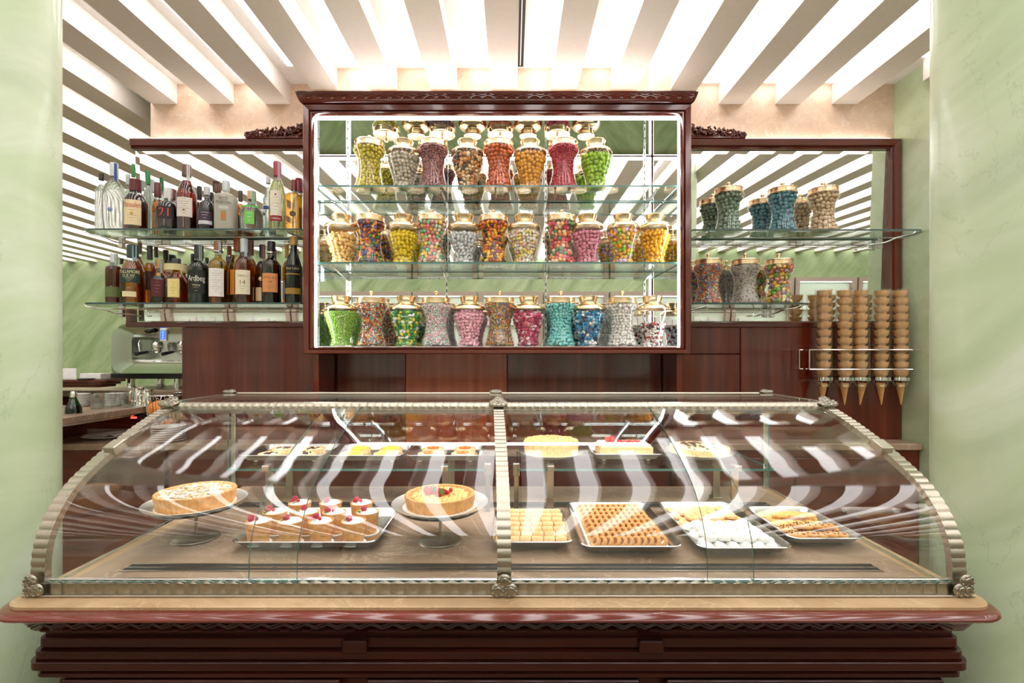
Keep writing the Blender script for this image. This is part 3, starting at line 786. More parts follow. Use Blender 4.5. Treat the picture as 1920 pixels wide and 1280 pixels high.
for i, (shf, p, kind, words, size, asp, pal, fill) in enumerate(JARS):
    if size >= 0.0145: size *= 1.12 if asp is DRA else 1.25
    z, y, where = WHERE[shf]
    x = px(p, y)
    loc = (x, y, z + 0.0005)
    t = thing('candy_jar', ('hourglass' if kind == 'A' else 'shouldered') + ' glass jar holding ' + words.replace(', half full', '') + ', brass top', 'jar', loc, rng.uniform(0, 6), 'candy jars')
    put('glass_body', MESH[kind], t)
    if kind == 'A':
        l = put('lid', MESH['lidA'], t); put('knob', MESH['knobA'], l)
    else:
        put('shoulder', MESH['shoulderB'], t); put('lid', MESH['lidB'], t)
    shape = None; a3 = asp
    if asp == 'rod': shape = 'rod'; a3 = (0.36, 0.36, 1.5) if size > 0.008 else (0.4, 0.4, 1.2)
    me = candy_mesh(kind, size, a3, pal, fill, 100 + i, shape)
    o = put('candies', me, None, loc)
    tag(o, words.replace(', half full', '') + ' in their jar on the ' + where, 'candy', None, 'stuff')

# ================================================================== LIQUOR BOTTLES
LIQ = {}
def clear_liquid(name, tint):
    m = bpy.data.materials.new(name); m.use_nodes = True; nt = m.node_tree; nt.nodes.clear()
    o = nt.nodes.new('ShaderNodeOutputMaterial'); g = nt.nodes.new('ShaderNodeBsdfGlass'); mx = nt.nodes.new('ShaderNodeMixShader')
    g.inputs['Color'].default_value = (*tint, 1); g.inputs['IOR'].default_value = 1.34; g.inputs['Roughness'].default_value = 0.02
    t = nt.nodes.new('ShaderNodeBsdfTransparent'); t.inputs[0].default_value = (*tint, 1); mx.inputs[0].default_value = 0.75
    nt.links.new(t.outputs[0], mx.inputs[1]); nt.links.new(g.outputs[0], mx.inputs[2]); nt.links.new(mx.outputs[0], o.inputs[0]); return m
def liquor(rgb):
    k = tuple(rgb)
    if k not in LIQ: LIQ[k] = glass('liquor_%d' % len(LIQ), rgb, 0.02) if rgb not in (CLR, PALE) else clear_liquid('clear_spirit_%d' % len(LIQ), rgb)
    return LIQ[k]
AMB, GOLD, DKR, DKB, CLR, PALE, BLK = (.80, .42, .10), (.88, .62, .18), (.42, .10, .06), (.26, .09, .05), (.97, .98, .98), (.93, .91, .66), (.06, .07, .06)
PROF = {
 'tall': [(0, 0), (.92, 0), (1, .012), (1, .56), (.96, .62), (.72, .685), (.42, .73), (.36, .77), (.345, .90)],
 'slope': [(0, 0), (.92, 0), (1, .012), (1, .50), (.95, .56), (.75, .66), (.50, .74), (.40, .79), (.37, .90)],
 'round': [(0, 0), (.75, 0), (.86, .02), (.97, .2), (1, .38), (.94, .55), (.72, .67), (.40, .73), (.30, .77), (.29, .90)],
 'squat': [(0, 0), (.9, 0), (1, .02), (1, .42), (.95, .52), (.7, .64), (.36, .70), (.30, .74), (.30, .88)],
 'bulge': [(0, 0), (.8, 0), (.9, .02), (1, .25), (.97, .42), (.8, .55), (.5, .64), (.34, .70), (.32, .88)],
 'block': [(0, 0), (.92, 0), (1, .015), (1, .62), (.95, .68), (.62, .73), (.34, .76), (.31, .84)],
 'high': [(0, 0), (.92, 0), (1, .012), (1, .66), (.92, .72), (.55, .78), (.36, .82), (.35, .90)],
}
CAPM = {}
def capmat(c):
    if c not in CAPM: CAPM[c] = plain('cap_%d' % len(CAPM), srgb(*c), 0.35, 0, 0.05)
    return CAPM[c]
LABM = {}
def labmat(c):
    if c not in LABM: LABM[c] = plain('label_paper_%d' % len(LABM), srgb(*c), 0.6, 0, 0.04, 30)
    return LABM[c]
def wrap_text(parent, text, rad, z, width, colour, height=None, n=2.0):
    v, f, ww = TEXT[text]; s = width / ww
    sz = (height / 0.72) if height else s
    b = MB()
    vv = []
    for q in v:
        a = q[0] * s / rad
        k = 1.0 if n == 2.0 else 1.0 / (abs(math.cos(a)) ** n + abs(math.sin(a)) ** n) ** (1 / n)
        vv.append((rad * k * math.sin(a), -rad * k * math.cos(a), z + q[1] * sz))
    b.add(vv, f)
    b.build('lettering', labmat(colour), parent, smooth=0, recalc=False)
def label_patch(t, name, rad, z0, z1, half, colour, n=2.0, skew=0.0):
    b = MB(); rows = []
    for j in range(2):
        row = []
        for i in range(17):
            u = -1 + i / 8; a = half * u; z = (z0, z1)[j] + skew * u
            ct, st = -math.cos(a), math.sin(a)
            q = 1.0 if n == 2.0 else 1.0 / (abs(ct) ** n + abs(st) ** n) ** (1 / n)
            row.append((rad * q * st, rad * q * ct, z))
        rows.append(row)
    b.grid(rows)
    for row in rows: pass
    return b.build(name, labmat(colour), t, smooth=60)
def bottle(p, top, wpx, row, kind, liq, cap, capf=0.10, label=None, words='', shelf=1, n=2.0, extra=(), fill=0.93, taxband=None, lip=None, dark=False, frosted=False):
    y = {0: 2.684, 1: 2.768}[row]
    zb = (ZS1, ZS2)[shelf - 1] + 0.0006
    h = pz(top, y) - zb; rad = wpx / 3.764 / 2 * y / F
    # broad bottles may not touch the mirror or hang over the edge
    t = thing('liquor_bottle', words, 'bottle', (px(p, y), y, zb), 0.55 * math.atan2(-px(p, y), y), 'liquor bottles on the glass shelves')
    pr = [(r * rad, z * h) for r, z in PROF[kind]]
    pr = [pr[0], pr[1]] + sm(pr[1:], 4)[1:]
    zc = h * (1 - capf)
    body = [q for q in pr if q[1] <= zc] 
    nr = body[-1][0]
    body.append((nr, zc))
    nn = n
    MB().lathe(body, 32, n=nn).build('glass_body', M['frosted'] if frosted else (M['bottle_glass'] if not dark else M['dark_glass']), t, smooth=50)
    zf = zc * fill * 0.97
    lq = [(max(0, r - 0.0022), max(z, 0.004)) for r, z in body if z < zf]
    if not dark:
        lq += [(max(0.002, np.interp(zf, [q[1] for q in body], [q[0] for q in body]) - 0.0022), zf), (0.0, zf)]
        MB().lathe(lq, 28, n=nn).build('liquor', liquor(liq), t, smooth=50)
    cr = nr * 1.12 + 0.001
    c = MB().lathe([(nr * 0.98, zc - 0.004), (cr, zc - 0.004), (cr, h - 0.003), (cr * 0.9, h), (0, h)], 20).build('cap', capmat(cap), t, smooth=40)
    if lip: MB().lathe([(nr, zc - 0.016), (cr * 1.25, zc - 0.015), (cr * 1.25, zc - 0.007), (nr, zc - 0.006)], 20).build('collar', M['steel'], t)
    if taxband:
        b = MB()
        b.grid([[(0.006, -cr - 0.0006, h - 0.004), (cr * 0.85, -cr * 0.62, h - 0.004)], [(0.006, -cr - 0.0006, zc - 0.03), (cr * 0.85, -cr * 0.62, zc - 0.03)]])
        b.build('tax_band', labmat(taxband), t, smooth=0)
    lr = rad * 1.004 + 0.0006
    if label:
        z0, z1, half, colr = label
        l = label_patch(t, 'label', lr, z0 * h, z1 * h, half, colr, nn)
    for e in extra:
        if e[0] == 'text': wrap_text(l if label else t, e[1], lr + 0.0006, e[2] * h, e[3] * rad * 2, e[4], e[5] * h if len(e) > 5 else None, nn)
        elif e[0] == 'band': label_patch(t, 'band', lr + 0.0005, e[1] * h, e[2] * h, e[3], e[4], nn, e[5] if len(e) > 5 else 0)
        elif e[0] == 'disc':
            b = MB(); zz = e[1] * h
            r_ = np.interp(zz, [q[1] for q in body], [q[0] for q in body])
            b.ell((0, -r_ - 0.0005, zz), (e[2], 0.0015, e[2]), None, 20, 8); b.build('medallion', labmat(e[3]), t)
        elif e[0] == 'lines':
            b = MB(); z0, z1, cnt = e[1] * h, e[2] * h, e[3]
            for q in range(cnt):
                zz = z0 + (z1 - z0) * q / max(1, cnt - 1); hw = (0.5 + 0.25 * ((q * 7) % 3 - 1)) * e[5]
                rows = []
                for dz in (0, 0.0016):
                    rows.append([((lr + 0.0006) * math.sin(hw * (-1 + k / 4)), -(lr + 0.0006) * math.cos(hw * (-1 + k / 4)), zz + dz) for k in range(9)])
                b.grid(rows)
            o = b.build('small_print', labmat(e[4]), l, smooth=0); o['kind'] = 'stuff'
    return t
def frosted_glass(name, col):
    m = bpy.data.materials.new(name); m.use_nodes = True; nt = m.node_tree; p = nt.nodes['Principled BSDF']; o = nt.nodes['Material Output']
    p.inputs['Base Color'].default_value = (*col, 1); p.inputs['Roughness'].default_value = 0.35
    mx = nt.nodes.new('ShaderNodeMixShader'); t = nt.nodes.new('ShaderNodeBsdfTransparent'); mx.inputs[0].default_value = 0.62
    nt.links.new(t.outputs[0], mx.inputs[1]); nt.links.new(p.outputs[0], mx.inputs[2]); nt.links.new(mx.outputs[0], o.inputs[0]); return m
M['frosted'] = frosted_glass('frosted_glass', srgb(206, 202, 190))
M['dark_glass'] = plain('dark_green_glass', (0.008, 0.014, 0.010), 0.06, 0, 0.0, coat=0.6)
CREAM, WHITE_, YEL = (230, 210, 168), (236, 232, 224), (232, 214, 140)
MAR, BK, GRN, BRN = (96, 28, 34), (28, 26, 28), (34, 130, 62), (96, 58, 46)
GRY = (196, 204, 206); BLU = (58, 84, 150)
# upper shelf, front row then back row: px, top, width(crop), row ...
bottle(190, 325, 72, 1, 'high', CLR, BK, words='tall clear spirit bottle with black cap at the open end of the shelf')
bottle(214, 306, 146, 0, 'round', CLR, GRY, capf=.19, words='round clear decanter bottle with silver blue neck band', taxband=BLU, extra=[('disc', .28, .012, (120, 140, 180))])
bottle(240, 327, 62, 1, 'tall', CLR, GRY, words='slim clear bottle with pale cap behind the rum', capf=.16)
bottle(250, 308, 50, 1, 'tall', CLR, GRN, words='clear bottle with bright green cap right behind the dark rum bottle', capf=.17)
bottle(254, 337, 146, 0, 'slope', DKB, MAR, capf=.22, label=(.08, .56, .75, CREAM), words='dark brown rum bottle with cream label in red script', extra=[('text', 'Matusalem', .46, .74, (176, 30, 30), .1), ('lines', .16, .36, 5, (120, 96, 60), .5), ('disc', .30, .008, (190, 150, 80))])
bottle(278, 321, 70, 1, 'round', CLR, GRN, capf=.2, words='rounded clear bottle with green cap beside the rum')
bottle(296, 343, 74, 1, 'slope', AMB, MAR, capf=.26, label=(.12, .40, .7, (170, 130, 80)), words='amber bottle with maroon wax neck and oval orange badge', extra=[('disc', .56, .014, (196, 110, 60))])
bottle(315, 353, 146, 0, 'squat', BLK, GRY, capf=.24, label=(.24, .52, .75, (34, 30, 38)), words='squat black rum bottle marked with a red number', extra=[('text', '21', .38, .42, (206, 74, 48), .2)], taxband=WHITE_)
bottle(327, 356, 60, 1, 'tall', DKR, MAR, capf=.2, words='dark bottle with maroon cap behind the squat black one')
bottle(350, 310, 128, 0, 'slope', DKR, BRN, capf=.16, label=(.19, .48, .8, (222, 214, 204)), words='tall red brown rum bottle with brown wax cap and pale label', extra=[('lines', .24, .45, 7, (90, 70, 66), .62), ('disc', .29, .005, (110, 90, 84))], taxband=(206, 214, 212))
bottle(374, 350, 66, 1, 'tall', DKR, BK, capf=.26, words='dark amber bottle with black block stopper beside the tall rum')
bottle(388, 351, 112, 0, 'squat', BLK, (190, 190, 196), capf=.17, label=(.1, .42, .8, (64, 44, 62)), words='squat dark bottle with chrome stopper and purple silver label', extra=[('band', .12, .2, .82, (206, 206, 212)), ('lines', .26, .38, 3, (220, 216, 220), .6)])
bottle(406, 345, 64, 1, 'tall', DKR, BRN, capf=.16, words='dark bottle with brown cork behind the frosted pisco')
bottle(424, 340, 134, 0, 'block', (.80, .80, .74), GRY, capf=.19, n=4.5, frosted=True, words='square frosted pisco bottle with a small golden picture', label=(.16, .36, .24, (150, 140, 80)), extra=[('text', 'PISCO', .60, .36, (40, 40, 40), .055), ('text', 'PORTÓN', .52, .62, (40, 40, 40), .06), ('band', .2, .31, .14, (196, 110, 60)), ('band', .40, .46, .42, (196, 196, 192))])
bottle(451, 358, 76, 1, 'squat', AMB, (76, 60, 52), capf=.22, words='short amber bottle with brown stopper beside the frosted pisco')
bottle(472, 359, 150, 0, 'bulge', CLR, (196, 160, 120), capf=.2, words='squat clear tequila bottle with green ribbon and tag', taxband=(150, 200, 170), label=(.12, .44, .42, (120, 200, 90)), extra=[('band', .54, .58, .9, (110, 190, 80)), ('lines', .2, .38, 3, (236, 244, 230), .3)])
bottle(503, 332, 70, 1, 'tall', CLR, GRY, words='clear bottle with blue label bands behind the pale grappa', label=(.42, .48, .8, BLU), extra=[('band', .06, .1, .8, BLU)])
bottle(520, 304, 112, 0, 'slope', PALE, (156, 50, 70), capf=.2, label=(.2, .56, .7, (234, 226, 208)), words='tall pale yellow grappa bottle with cream label and red strip', extra=[('band', .12, .2, .72, (150, 40, 50)), ('text', 'Tresmes', .16, .6, (240, 226, 220)), ('lines', .28, .46, 5, (140, 120, 110), .5), ('disc', .50, .005, (150, 50, 60))], taxband=(214, 170, 180))
bottle(552, 338, 116, 0, 'block', GOLD, (120, 40, 40), capf=.19, n=4.0, words='square golden tequila bottle with a horseshoe badge beside the cabinet', extra=[('disc', .3, .016, (90, 76, 40)), ('disc', .29, .009, (206, 160, 60))])
# lower shelf
S2 = dict(shelf=2)
bottle(214, 476, 104, 0, 'high', DKR, GRY, capf=.17, label=(.12, .32, .9, (96, 110, 60)), words='dark ruby bottle with green label at the open end of the lower shelf', taxband=GRY, **S2)
bottle(228, 485, 50, 1, 'tall', DKR, BK, words='dark bottle with black cap between the ruby and green label bottles', **S2)
bottle(249, 460, 152, 0, 'slope', AMB, (44, 66, 60), capf=.2, label=(.34, .57, .85, (24, 54, 46)), words='amber whiskey bottle with dark green label and cream strip', extra=[('text', 'TULLAMORE', .52, .84, (232, 220, 170), .055), ('text', 'D.E.W.', .455, .5, (222, 208, 160), .05), ('lines', .37, .42, 3, (190, 180, 140), .5), ('band', .10, .19, .55, (226, 212, 166))], taxband=(150, 178, 190), **S2)
bottle(262, 455, 60, 1, 'tall', AMB, (110, 90, 84), words='tall amber bottle behind the green label whiskey', capf=.16, **S2)
bottle(281, 461, 82, 1, 'tall', (.9, .45, .12), (60, 58, 54), capf=.22, label=(.24, .56, .8, (64, 40, 36)), words='orange amber bottle with dark cap and black label', **S2)
bottle(300, 486, 120, 0, 'bulge', DKR, (170, 130, 70), capf=.2, label=(.14, .52, .75, (86, 30, 34)), words='maroon flask shaped bottle with gold neck', extra=[('disc', .64, .011, (190, 150, 70)), ('lines', .24, .46, 4, (170, 120, 90), .4)], taxband=(170, 180, 180), **S2)
bottle(317, 488, 60, 1, 'tall', GOLD, (30, 50, 36), words='golden bottle with dark green cap beside the maroon flask', capf=.2, **S2)
bottle(331, 485, 146, 0, 'bulge', AMB, (60, 60, 62), capf=.09, label=(.12, .52, .5, YEL), words='bulbous amber bottle with pale yellow label and cork', extra=[('lines', .2, .44, 5, (150, 130, 70), .3), ('band', .72, .86, 3.0, (214, 200, 150))], **S2)
bottle(345, 496, 60, 1, 'tall', DKR, BRN, words='short dark bottle beside the bulbous amber one', **S2)
bottle(361, 476, 50, 1, 'tall', AMB, BK, words='amber bottle with black cap behind the black whisky bottle', capf=.2, **S2)
bottle(373, 460, 138, 0, 'tall', BLK, BK, capf=.21, dark=True, label=(.16, .55, .8, (22, 26, 24)), words='black green whisky bottle with white lettering', extra=[('text', 'Ardbeg', .41, .82, (226, 226, 214), .1), ('text', 'TEN', .29, .34, (200, 190, 140), .035), ('lines', .2, .35, 4, (170, 170, 130), .5)], taxband=(150, 170, 160), **S2)
bottle(388, 483, 50, 1, 'tall', AMB, (50, 60, 60), words='amber bottle with slate cap beside the black whisky bottle', capf=.18, **S2)
bottle(409, 453, 128, 0, 'tall', GOLD, (150, 90, 50), capf=.13, label=(.1, .55, .8, WHITE_), words='golden whisky bottle with tall white label and steel collar', extra=[('lines', .18, .5, 10, (130, 130, 130), .6)], lip=True, taxband=(190, 206, 214), **S2)
bottle(430, 461, 66, 1, 'tall', AMB, (130, 70, 44), capf=.14, lip=True, words='amber bottle with copper cap and steel collar beside the white label', **S2)
bottle(446, 444, 116, 1, 'slope', GOLD, (170, 96, 52), capf=.2, label=(.14, .5, .7, (226, 150, 60)), words='tallest golden bottle with copper orange neck on the lower shelf', **S2)
bottle(458, 448, 122, 0, 'tall', AMB, GRY, capf=.2, label=(.13, .5, .85, (232, 224, 196)), words='amber whisky bottle with cream label numbered fourteen', extra=[('text', 'OBAN', .41, .5, (120, 104, 80), .03), ('text', '14', .31, .28, (120, 104, 80), .07), ('lines', .18, .25, 3, (150, 140, 110), .5)], taxband=(190, 206, 220), **S2)
bottle(471, 452, 80, 1, 'tall', GOLD, (110, 70, 50), capf=.2, words='golden bottle with brown cap beside the numbered whisky', **S2)
bottle(492, 459, 92, 1, 'tall', DKB, (46, 50, 60), capf=.2, label=(.06, .28, .9, CREAM), words='dark brown bottle with cream label behind the orange label', extra=[('disc', .42, .012, CREAM)], taxband=(206, 120, 110), **S2)
bottle(509, 453, 128, 0, 'tall', DKB, BK, capf=.15, label=(.17, .47, .85, (222, 150, 92)), words='dark whisky bottle with orange label', extra=[('text', 'CAOL ILA', .40, .8, (120, 60, 40), .035), ('text', '18', .33, .2, (120, 60, 40), .03), ('lines', .2, .29, 4, (150, 90, 60), .6)], lip=True, **S2)
bottle(538, 459, 60, 1, 'tall', AMB, (180, 140, 70), capf=.2, label=(.1, .4, .9, (200, 190, 180)), words='amber bottle with gold cap behind the slanted label', **S2)
bottle(551, 444, 116, 0, 'slope', DKB, (196, 160, 90), capf=.12, dark=True, label=(.46, .56, .9, (24, 26, 30)), words='dark green whisky bottle with slanted label and gold stripe beside the cabinet', extra=[('text', 'Blue Label', .51, .8, (220, 200, 140), .035), ('band', .13, .22, 1.0, (170, 130, 50)), ('band', .42, .435, .95, (190, 150, 70))], **S2)

# ================================================================== FRONT COUNTER
SX0, SX1, SY, SB = -1.13, 1.07, 1.058, 2.03
STZ = Z(-0.553)
fc = thing('front_counter', 'polished mahogany counter with stepped mouldings carrying the glass showcase', 'counter', (-0.03, 1.5, 0))
def uframe(off, r0=0.05, k=8, ins=0.0):
    """path round the front of the counter: left side, front, right side; moved outward by off"""
    r = max(0.004, r0 + off); x0, x1, y0 = SX0 - off + ins, SX1 + off - ins, SY - off
    pts = [(x0, SB)]
    for i in range(k + 1):
        a = PI + PI / 2 * i / k; pts.append((x0 + r + r * math.cos(a), y0 + r + r * math.sin(a)))
    for i in range(k + 1):
        a = 1.5 * PI + PI / 2 * i / k; pts.append((x1 - r + r * math.cos(a), y0 + r + r * math.sin(a)))
    pts.append((x1, SB)); return pts
def usweep(name, prof, m, smooth=40, parent=None, ins=0.022):
    b = MB(); rows = []
    for o, z in prof: rows.append([(x + 0.03, y - 1.5, Z(z)) for x, y in uframe(o, ins=ins)])
    b.grid(rows); return b.build(name, M[m], parent or fc, smooth=smooth)
usweep('ledge', [(-0.06, -0.5605)] + sm([(0.0, -0.5600), (0.010, -0.5605), (0.020, -0.563), (0.0265, -0.568), (0.0265, -0.572), (0.022, -0.576), (0.010, -0.578)], 3) + [(-0.06, -0.578)], 'wood_top', ins=0.007)
fz = usweep('frieze', [(0.012, -0.577), (-0.004, -0.585), (-0.012, -0.60), (-0.026, -0.62), (-0.06, -0.62)], 'wood_dark', ins=0.014)
usweep('body', [(-0.042, -0.61), (-0.042, -0.645), (-0.05, -0.66), (-0.05, -0.74), (-0.06, -0.75), (-0.06, -1.52), (-0.04, -1.53), (-0.04, -1.62)], 'wood_dark')
usweep('moulding', [(-0.045, -0.640), (-0.036, -0.6405), (-0.034, -0.6425), (-0.0335, -0.661), (-0.037, -0.6635), (-0.05, -0.664)], 'wood_dark', 25)
usweep('moulding', [(-0.05, -0.6655), (-0.030, -0.666), (-0.0265, -0.668), (-0.0255, -0.671), (-0.0255, -0.683), (-0.03, -0.685), (-0.05, -0.6855)], 'wood_dark', 25)
usweep('moulding', [(-0.05, -0.686), (-0.0195, -0.6865), (-0.018, -0.688), (-0.018, -0.7045), (-0.021, -0.707), (-0.05, -0.7075)], 'wood_dark', 25)
usweep('moulding', [(-0.05, -0.715), (-0.032, -0.7155), (-0.029, -0.718), (-0.029, -0.726), (-0.034, -0.730), (-0.06, -0.731)], 'wood_dark', 25)
for x0, x1 in ((-1.02, -0.39), (-0.33, 0.29), (0.35, 0.98)):
    f_ = MB()
    f_.cbox(x0 + 0.03, x1 + 0.03, SY + 0.036 - 1.5, SY + 0.06 - 1.5, Z(-0.752), Z(-0.738), 0.003)
    f_.cbox(x0 + 0.03, x0 + 0.05, SY + 0.028 - 1.5, SY + 0.06 - 1.5, Z(-1.45), Z(-0.752), 0.003)
    f_.cbox(x1 + 0.01, x1 + 0.03, SY + 0.028 - 1.5, SY + 0.06 - 1.5, Z(-1.45), Z(-0.752), 0.003)
    f_.build('panel_frame', M['wood_dark'], fc)
for x in (-0.352, 0.312):
    MB().cbox(x + 0.03 - 0.028, x + 0.03 + 0.028, SY + 0.018 - 1.5, SY + 0.05 - 1.5, Z(-0.668), Z(-0.639), 0.003).build('block', M['wood_dark'], fc)
# carved zigzag band under the ledge
b = MB(); n = 42; L = 2.03
for lift in (0, 1):
    pts = []
    for i in range(n * 2 + 1):
        x = -1.03 + L * i / (n * 2)
        zz = -0.592 - 0.008 * lift + (0.0045 if i % 2 else -0.0045)
        pts.append((x, SY + (0.002 + 0.006 * lift) - 1.5, Z(zz)))
    b.tube(pts, 0.0026, 5)
for i in range(n):
    b.ell((-1.03 + L * (i + 0.5) / n, SY + 0.014 - 1.5, Z(-0.6105)), (0.012, 0.006, 0.005), None, 8, 5)
b.build('carved_band', M['wood_dark'], fz)
# stone slab
def stone_poly(off=0.0): return [(x, y) for x, y in uframe(off)]
b = MB().vprism([(x + 0.03, y - 1.5) for x, y in stone_poly(0.0)], Z(-0.575), STZ - 0.001)
slab = b.build('stone_slab', M['stone_l'], fc)
b = MB().vprism([(-1.08 + 0.03, 1.14 - 1.5), (1.02 + 0.03, 1.14 - 1.5), (1.02 + 0.03, 2.02 - 1.5), (-1.08 + 0.03, 2.02 - 1.5)], STZ - 0.004, STZ)
deck = b.build('display_deck', M['stone'], fc)
def slot(y0, y1, x0, x1):
    s = MB().box(x0 + .03, x1 + .03, y0 - 1.5, y1 - 1.5, STZ + 0.0002, STZ + 0.0008).build('air_slot', M['dark'], fc, smooth=0)
    b = MB()
    for q in (y0, (y0 + y1) / 2 - 0.003, y1 - 0.004): b.box(x0 + .03, x1 + .03, q - 1.5, q + 0.005 - 1.5, STZ + 0.0009, STZ + 0.003)
    b.build('slot_bar', M['steel'], s, smooth=0)
slot(1.229, 1.273, -1.0, 0.945)
slot(1.742, 1.80, -1.0, 0.945)

# ================================================================== GLASS SHOWCASE
case = thing('glass_showcase', 'curved glass pastry showcase with fluted nickel ribs on the counter', 'showcase', (-0.03, 1.5, STZ))
CO = Vector((-0.03, 1.5, STZ))
def cs(b): b.v = [(v[0] - CO[0], v[1] - CO[1], v[2] - CO[2]) for v in b.v]; return b
PROFILE = [(1.1165, -0.553), (1.1165, -0.516), (1.119, -0.469), (1.131, -0.424), (1.164, -0.3696), (1.216, -0.322), (1.289, -0.283), (1.370, -0.2475), (1.472, -0.2095), (1.587, -0.1745), (1.617, -0.1665)]
CURVE = sm(PROFILE, 14)
cum = [0.0]
for a, b_ in zip(CURVE[:-1], CURVE[1:]): cum.append(cum[-1] + math.hypot(b_[0] - a[0], b_[1] - a[1]))
TOT = cum[-1]
def on_curve(s):
    s = min(max(s, 0), TOT)
    y = float(np.interp(s, cum, [q[0] for q in CURVE])); z = float(np.interp(s, cum, [q[1] for q in CURVE]))
    e = 0.004
    y2 = float(np.interp(min(s + e, TOT), cum, [q[0] for q in CURVE])); z2 = float(np.interp(min(s + e, TOT), cum, [q[1] for q in CURVE]))
    y1 = float(np.interp(max(s - e, 0), cum, [q[0] for q in CURVE])); z1 = float(np.interp(max(s - e, 0), cum, [q[1] for q in CURVE]))
    t = Vector((0, y2 - y1, z2 - z1)).normalized(); n = Vector((0, -t.z, t.y))   # outward: front / up
    if n.z < 0 and n.y > 0: n = -n
    return Vector((0, y, Z(z))), t, n
def xL(y): return -1.11 - 0.08 * (y - 1.117)
def xR(y): return 1.048 + 0.02 * (y - 1.117)
def xC(y): return -0.018 - 0.056 * (y - 1.117)
BACKY, TOPZ = 2.02, Z(-0.163)
def rib(name, xf, side):
    """fluted nickel strip running over the curve; side -1/0/+1: which face lies on xf"""
    wdt = 0.031
    b = MB(); rows = []; n = 560
    for i in range(n + 1):
        s = TOT * i / n; p, t, nn = on_curve(s)
        wv = 0.0018 * abs(math.sin(PI * s / 0.0205))
        x = xf(p.y); xa, xb = (x, x + wdt) if side < 0 else ((x - wdt, x) if side > 0 else (x - wdt / 2, x + wdt / 2))
        xa -= wv * 0.5; xb += wv * 0.5
        o = p + nn * wv; i_ = p - nn * 0.016
        rows.append([(xa, o.y, o.z), (xb, o.y, o.z), (xb, i_.y, i_.z), (xa, i_.y, i_.z)])
    b.grid(rows, closed_u=True); b.f += [(0, 1, 2, 3), tuple(4 * n + k for k in (3, 2, 1, 0))]; b.m += [0, 0]
    cs(b).build(name, M['nickel'], case, smooth=50)
rib('fluted_rib', xL, -1); rib('fluted_rib', xC, 0); rib('fluted_rib', xR, 1)
# lower front rail with scalloped flutes
b = MB(); rows = []; n = 820
for i in range(n + 1):
    x = -1.1 + 2.14 * i / n
    wv = abs(math.sin(PI * (x + 1.1) / 0.0315))
    yo = 1.112 - 0.004 * wv
    rows.append([(x, yo, Z(-0.5505)), (x, yo - 0.0005, Z(-0.538)), (x, yo, Z(-0.5275) + 0.0026 * wv), (x, 1.124, Z(-0.5275) + 0.0026 * wv), (x, 1.124, Z(-0.5505))])
b.grid(rows, closed_u=True)
cs(b).build('scalloped_rail', M['nickel_d'], case, smooth=50)
cs(MB().cbox(-1.118, 1.056, 1.1, 1.13, STZ, STZ + 0.004, 0.001)).build('sill', M['nickel'], case)
cs(MB().cbox(-1.08, 1.02, 1.126, 1.136, STZ, STZ + 0.03, 0.002)).build('glass_channel', M['steel'], case)
# upper front rail, fluted on the slant
b = MB(); rows = []; n = 700
yt = 1.607
for i in range(n + 1):
    u = i / n
    q = []
    for yy, zz, ph in ((yt - 0.018, -0.182, 0), (yt - 0.02, -0.172, 0.15), (yt - 0.014, -0.1635, 0.4), (yt + 0.002, -0.159, 0.8), (yt + 0.014, -0.1605, 1), (yt + 0.014, -0.182, 1)):
        x = xL(yy) + 0.02 + (xR(yy) - xL(yy) - 0.04) * u
        wv = 0.0022 * abs(math.sin(PI * (x + 0.03 * ph) / 0.025))
        q.append((x, yy - wv * (1 - ph), Z(zz) + wv * 0.6 * (1 if zz > -0.18 else 0)))
    rows.append(q)
b.grid(rows, closed_u=True); b.f += [tuple(range(6)), tuple(range(6 * n + 5, 6 * n - 1, -1))]; b.m += [0, 0]
cs(b).build('top_rail', M['nickel'], case, smooth=45)
cs(MB().cbox(xL(1.62) + 0.03, xR(1.62) - 0.03, 1.592, 1.604, Z(-0.196), Z(-0.183), 0.002)).build('light_rail', M['nickel_d'], case)
cs(MB().box(xL(1.62) + 0.05, xR(1.62) - 0.05, 1.606, 1.66, Z(-0.186), Z(-0.18))).build('light_strip', M['led_case'], case, smooth=0)
# top glass, rear frame
def sheet(rows_in, name, thick, mats, parent=case):
    """rows_in: grid of points; makes a sheet of real thickness, edges in the second material"""
    b = MB(); nr_, nc = len(rows_in), len(rows_in[0])
    P0 = [[Vector(q) for q in r] for r in rows_in]; P1 = []
    for j in range(nr_):
        row = []
        for i in range(nc):
            du = P0[j][min(i + 1, nc - 1)] - P0[j][max(i - 1, 0)]; dv = P0[min(j + 1, nr_ - 1)][i] - P0[max(j - 1, 0)][i]
            row.append(P0[j][i] + du.cross(dv).normalized() * thick)
        P1.append(row)
    b.grid(P0, mi=0); b.grid(P1, mi=0)
    b.grid([P0[0], P1[0]], mi=1); b.grid([P0[-1], P1[-1]], mi=1)
    b.grid([[r[0] for r in P0], [r[0] for r in P1]], mi=1); b.grid([[r[-1] for r in P0], [r[-1] for r in P1]], mi=1)
    return cs(b).build(name, mats, parent, smooth=30)
GM = [M['glass'], M['edge']]
sheet([[(xL(1.62) + 0.02, 1.615, TOPZ - 0.002), (xR(1.62) - 0.02, 1.615, TOPZ - 0.002)], [(xL(2.0) + 0.02, BACKY, TOPZ - 0.002), (xR(2.0) - 0.02, BACKY, TOPZ - 0.002)]], 'top_glass', 0.006, GM)
b = MB()
cs(MB().cbox(xL(2.0), xR(2.0), BACKY - 0.03, BACKY, TOPZ - 0.02, TOPZ + 0.006, 0.003)).build('rear_rail', M['nickel'], case)
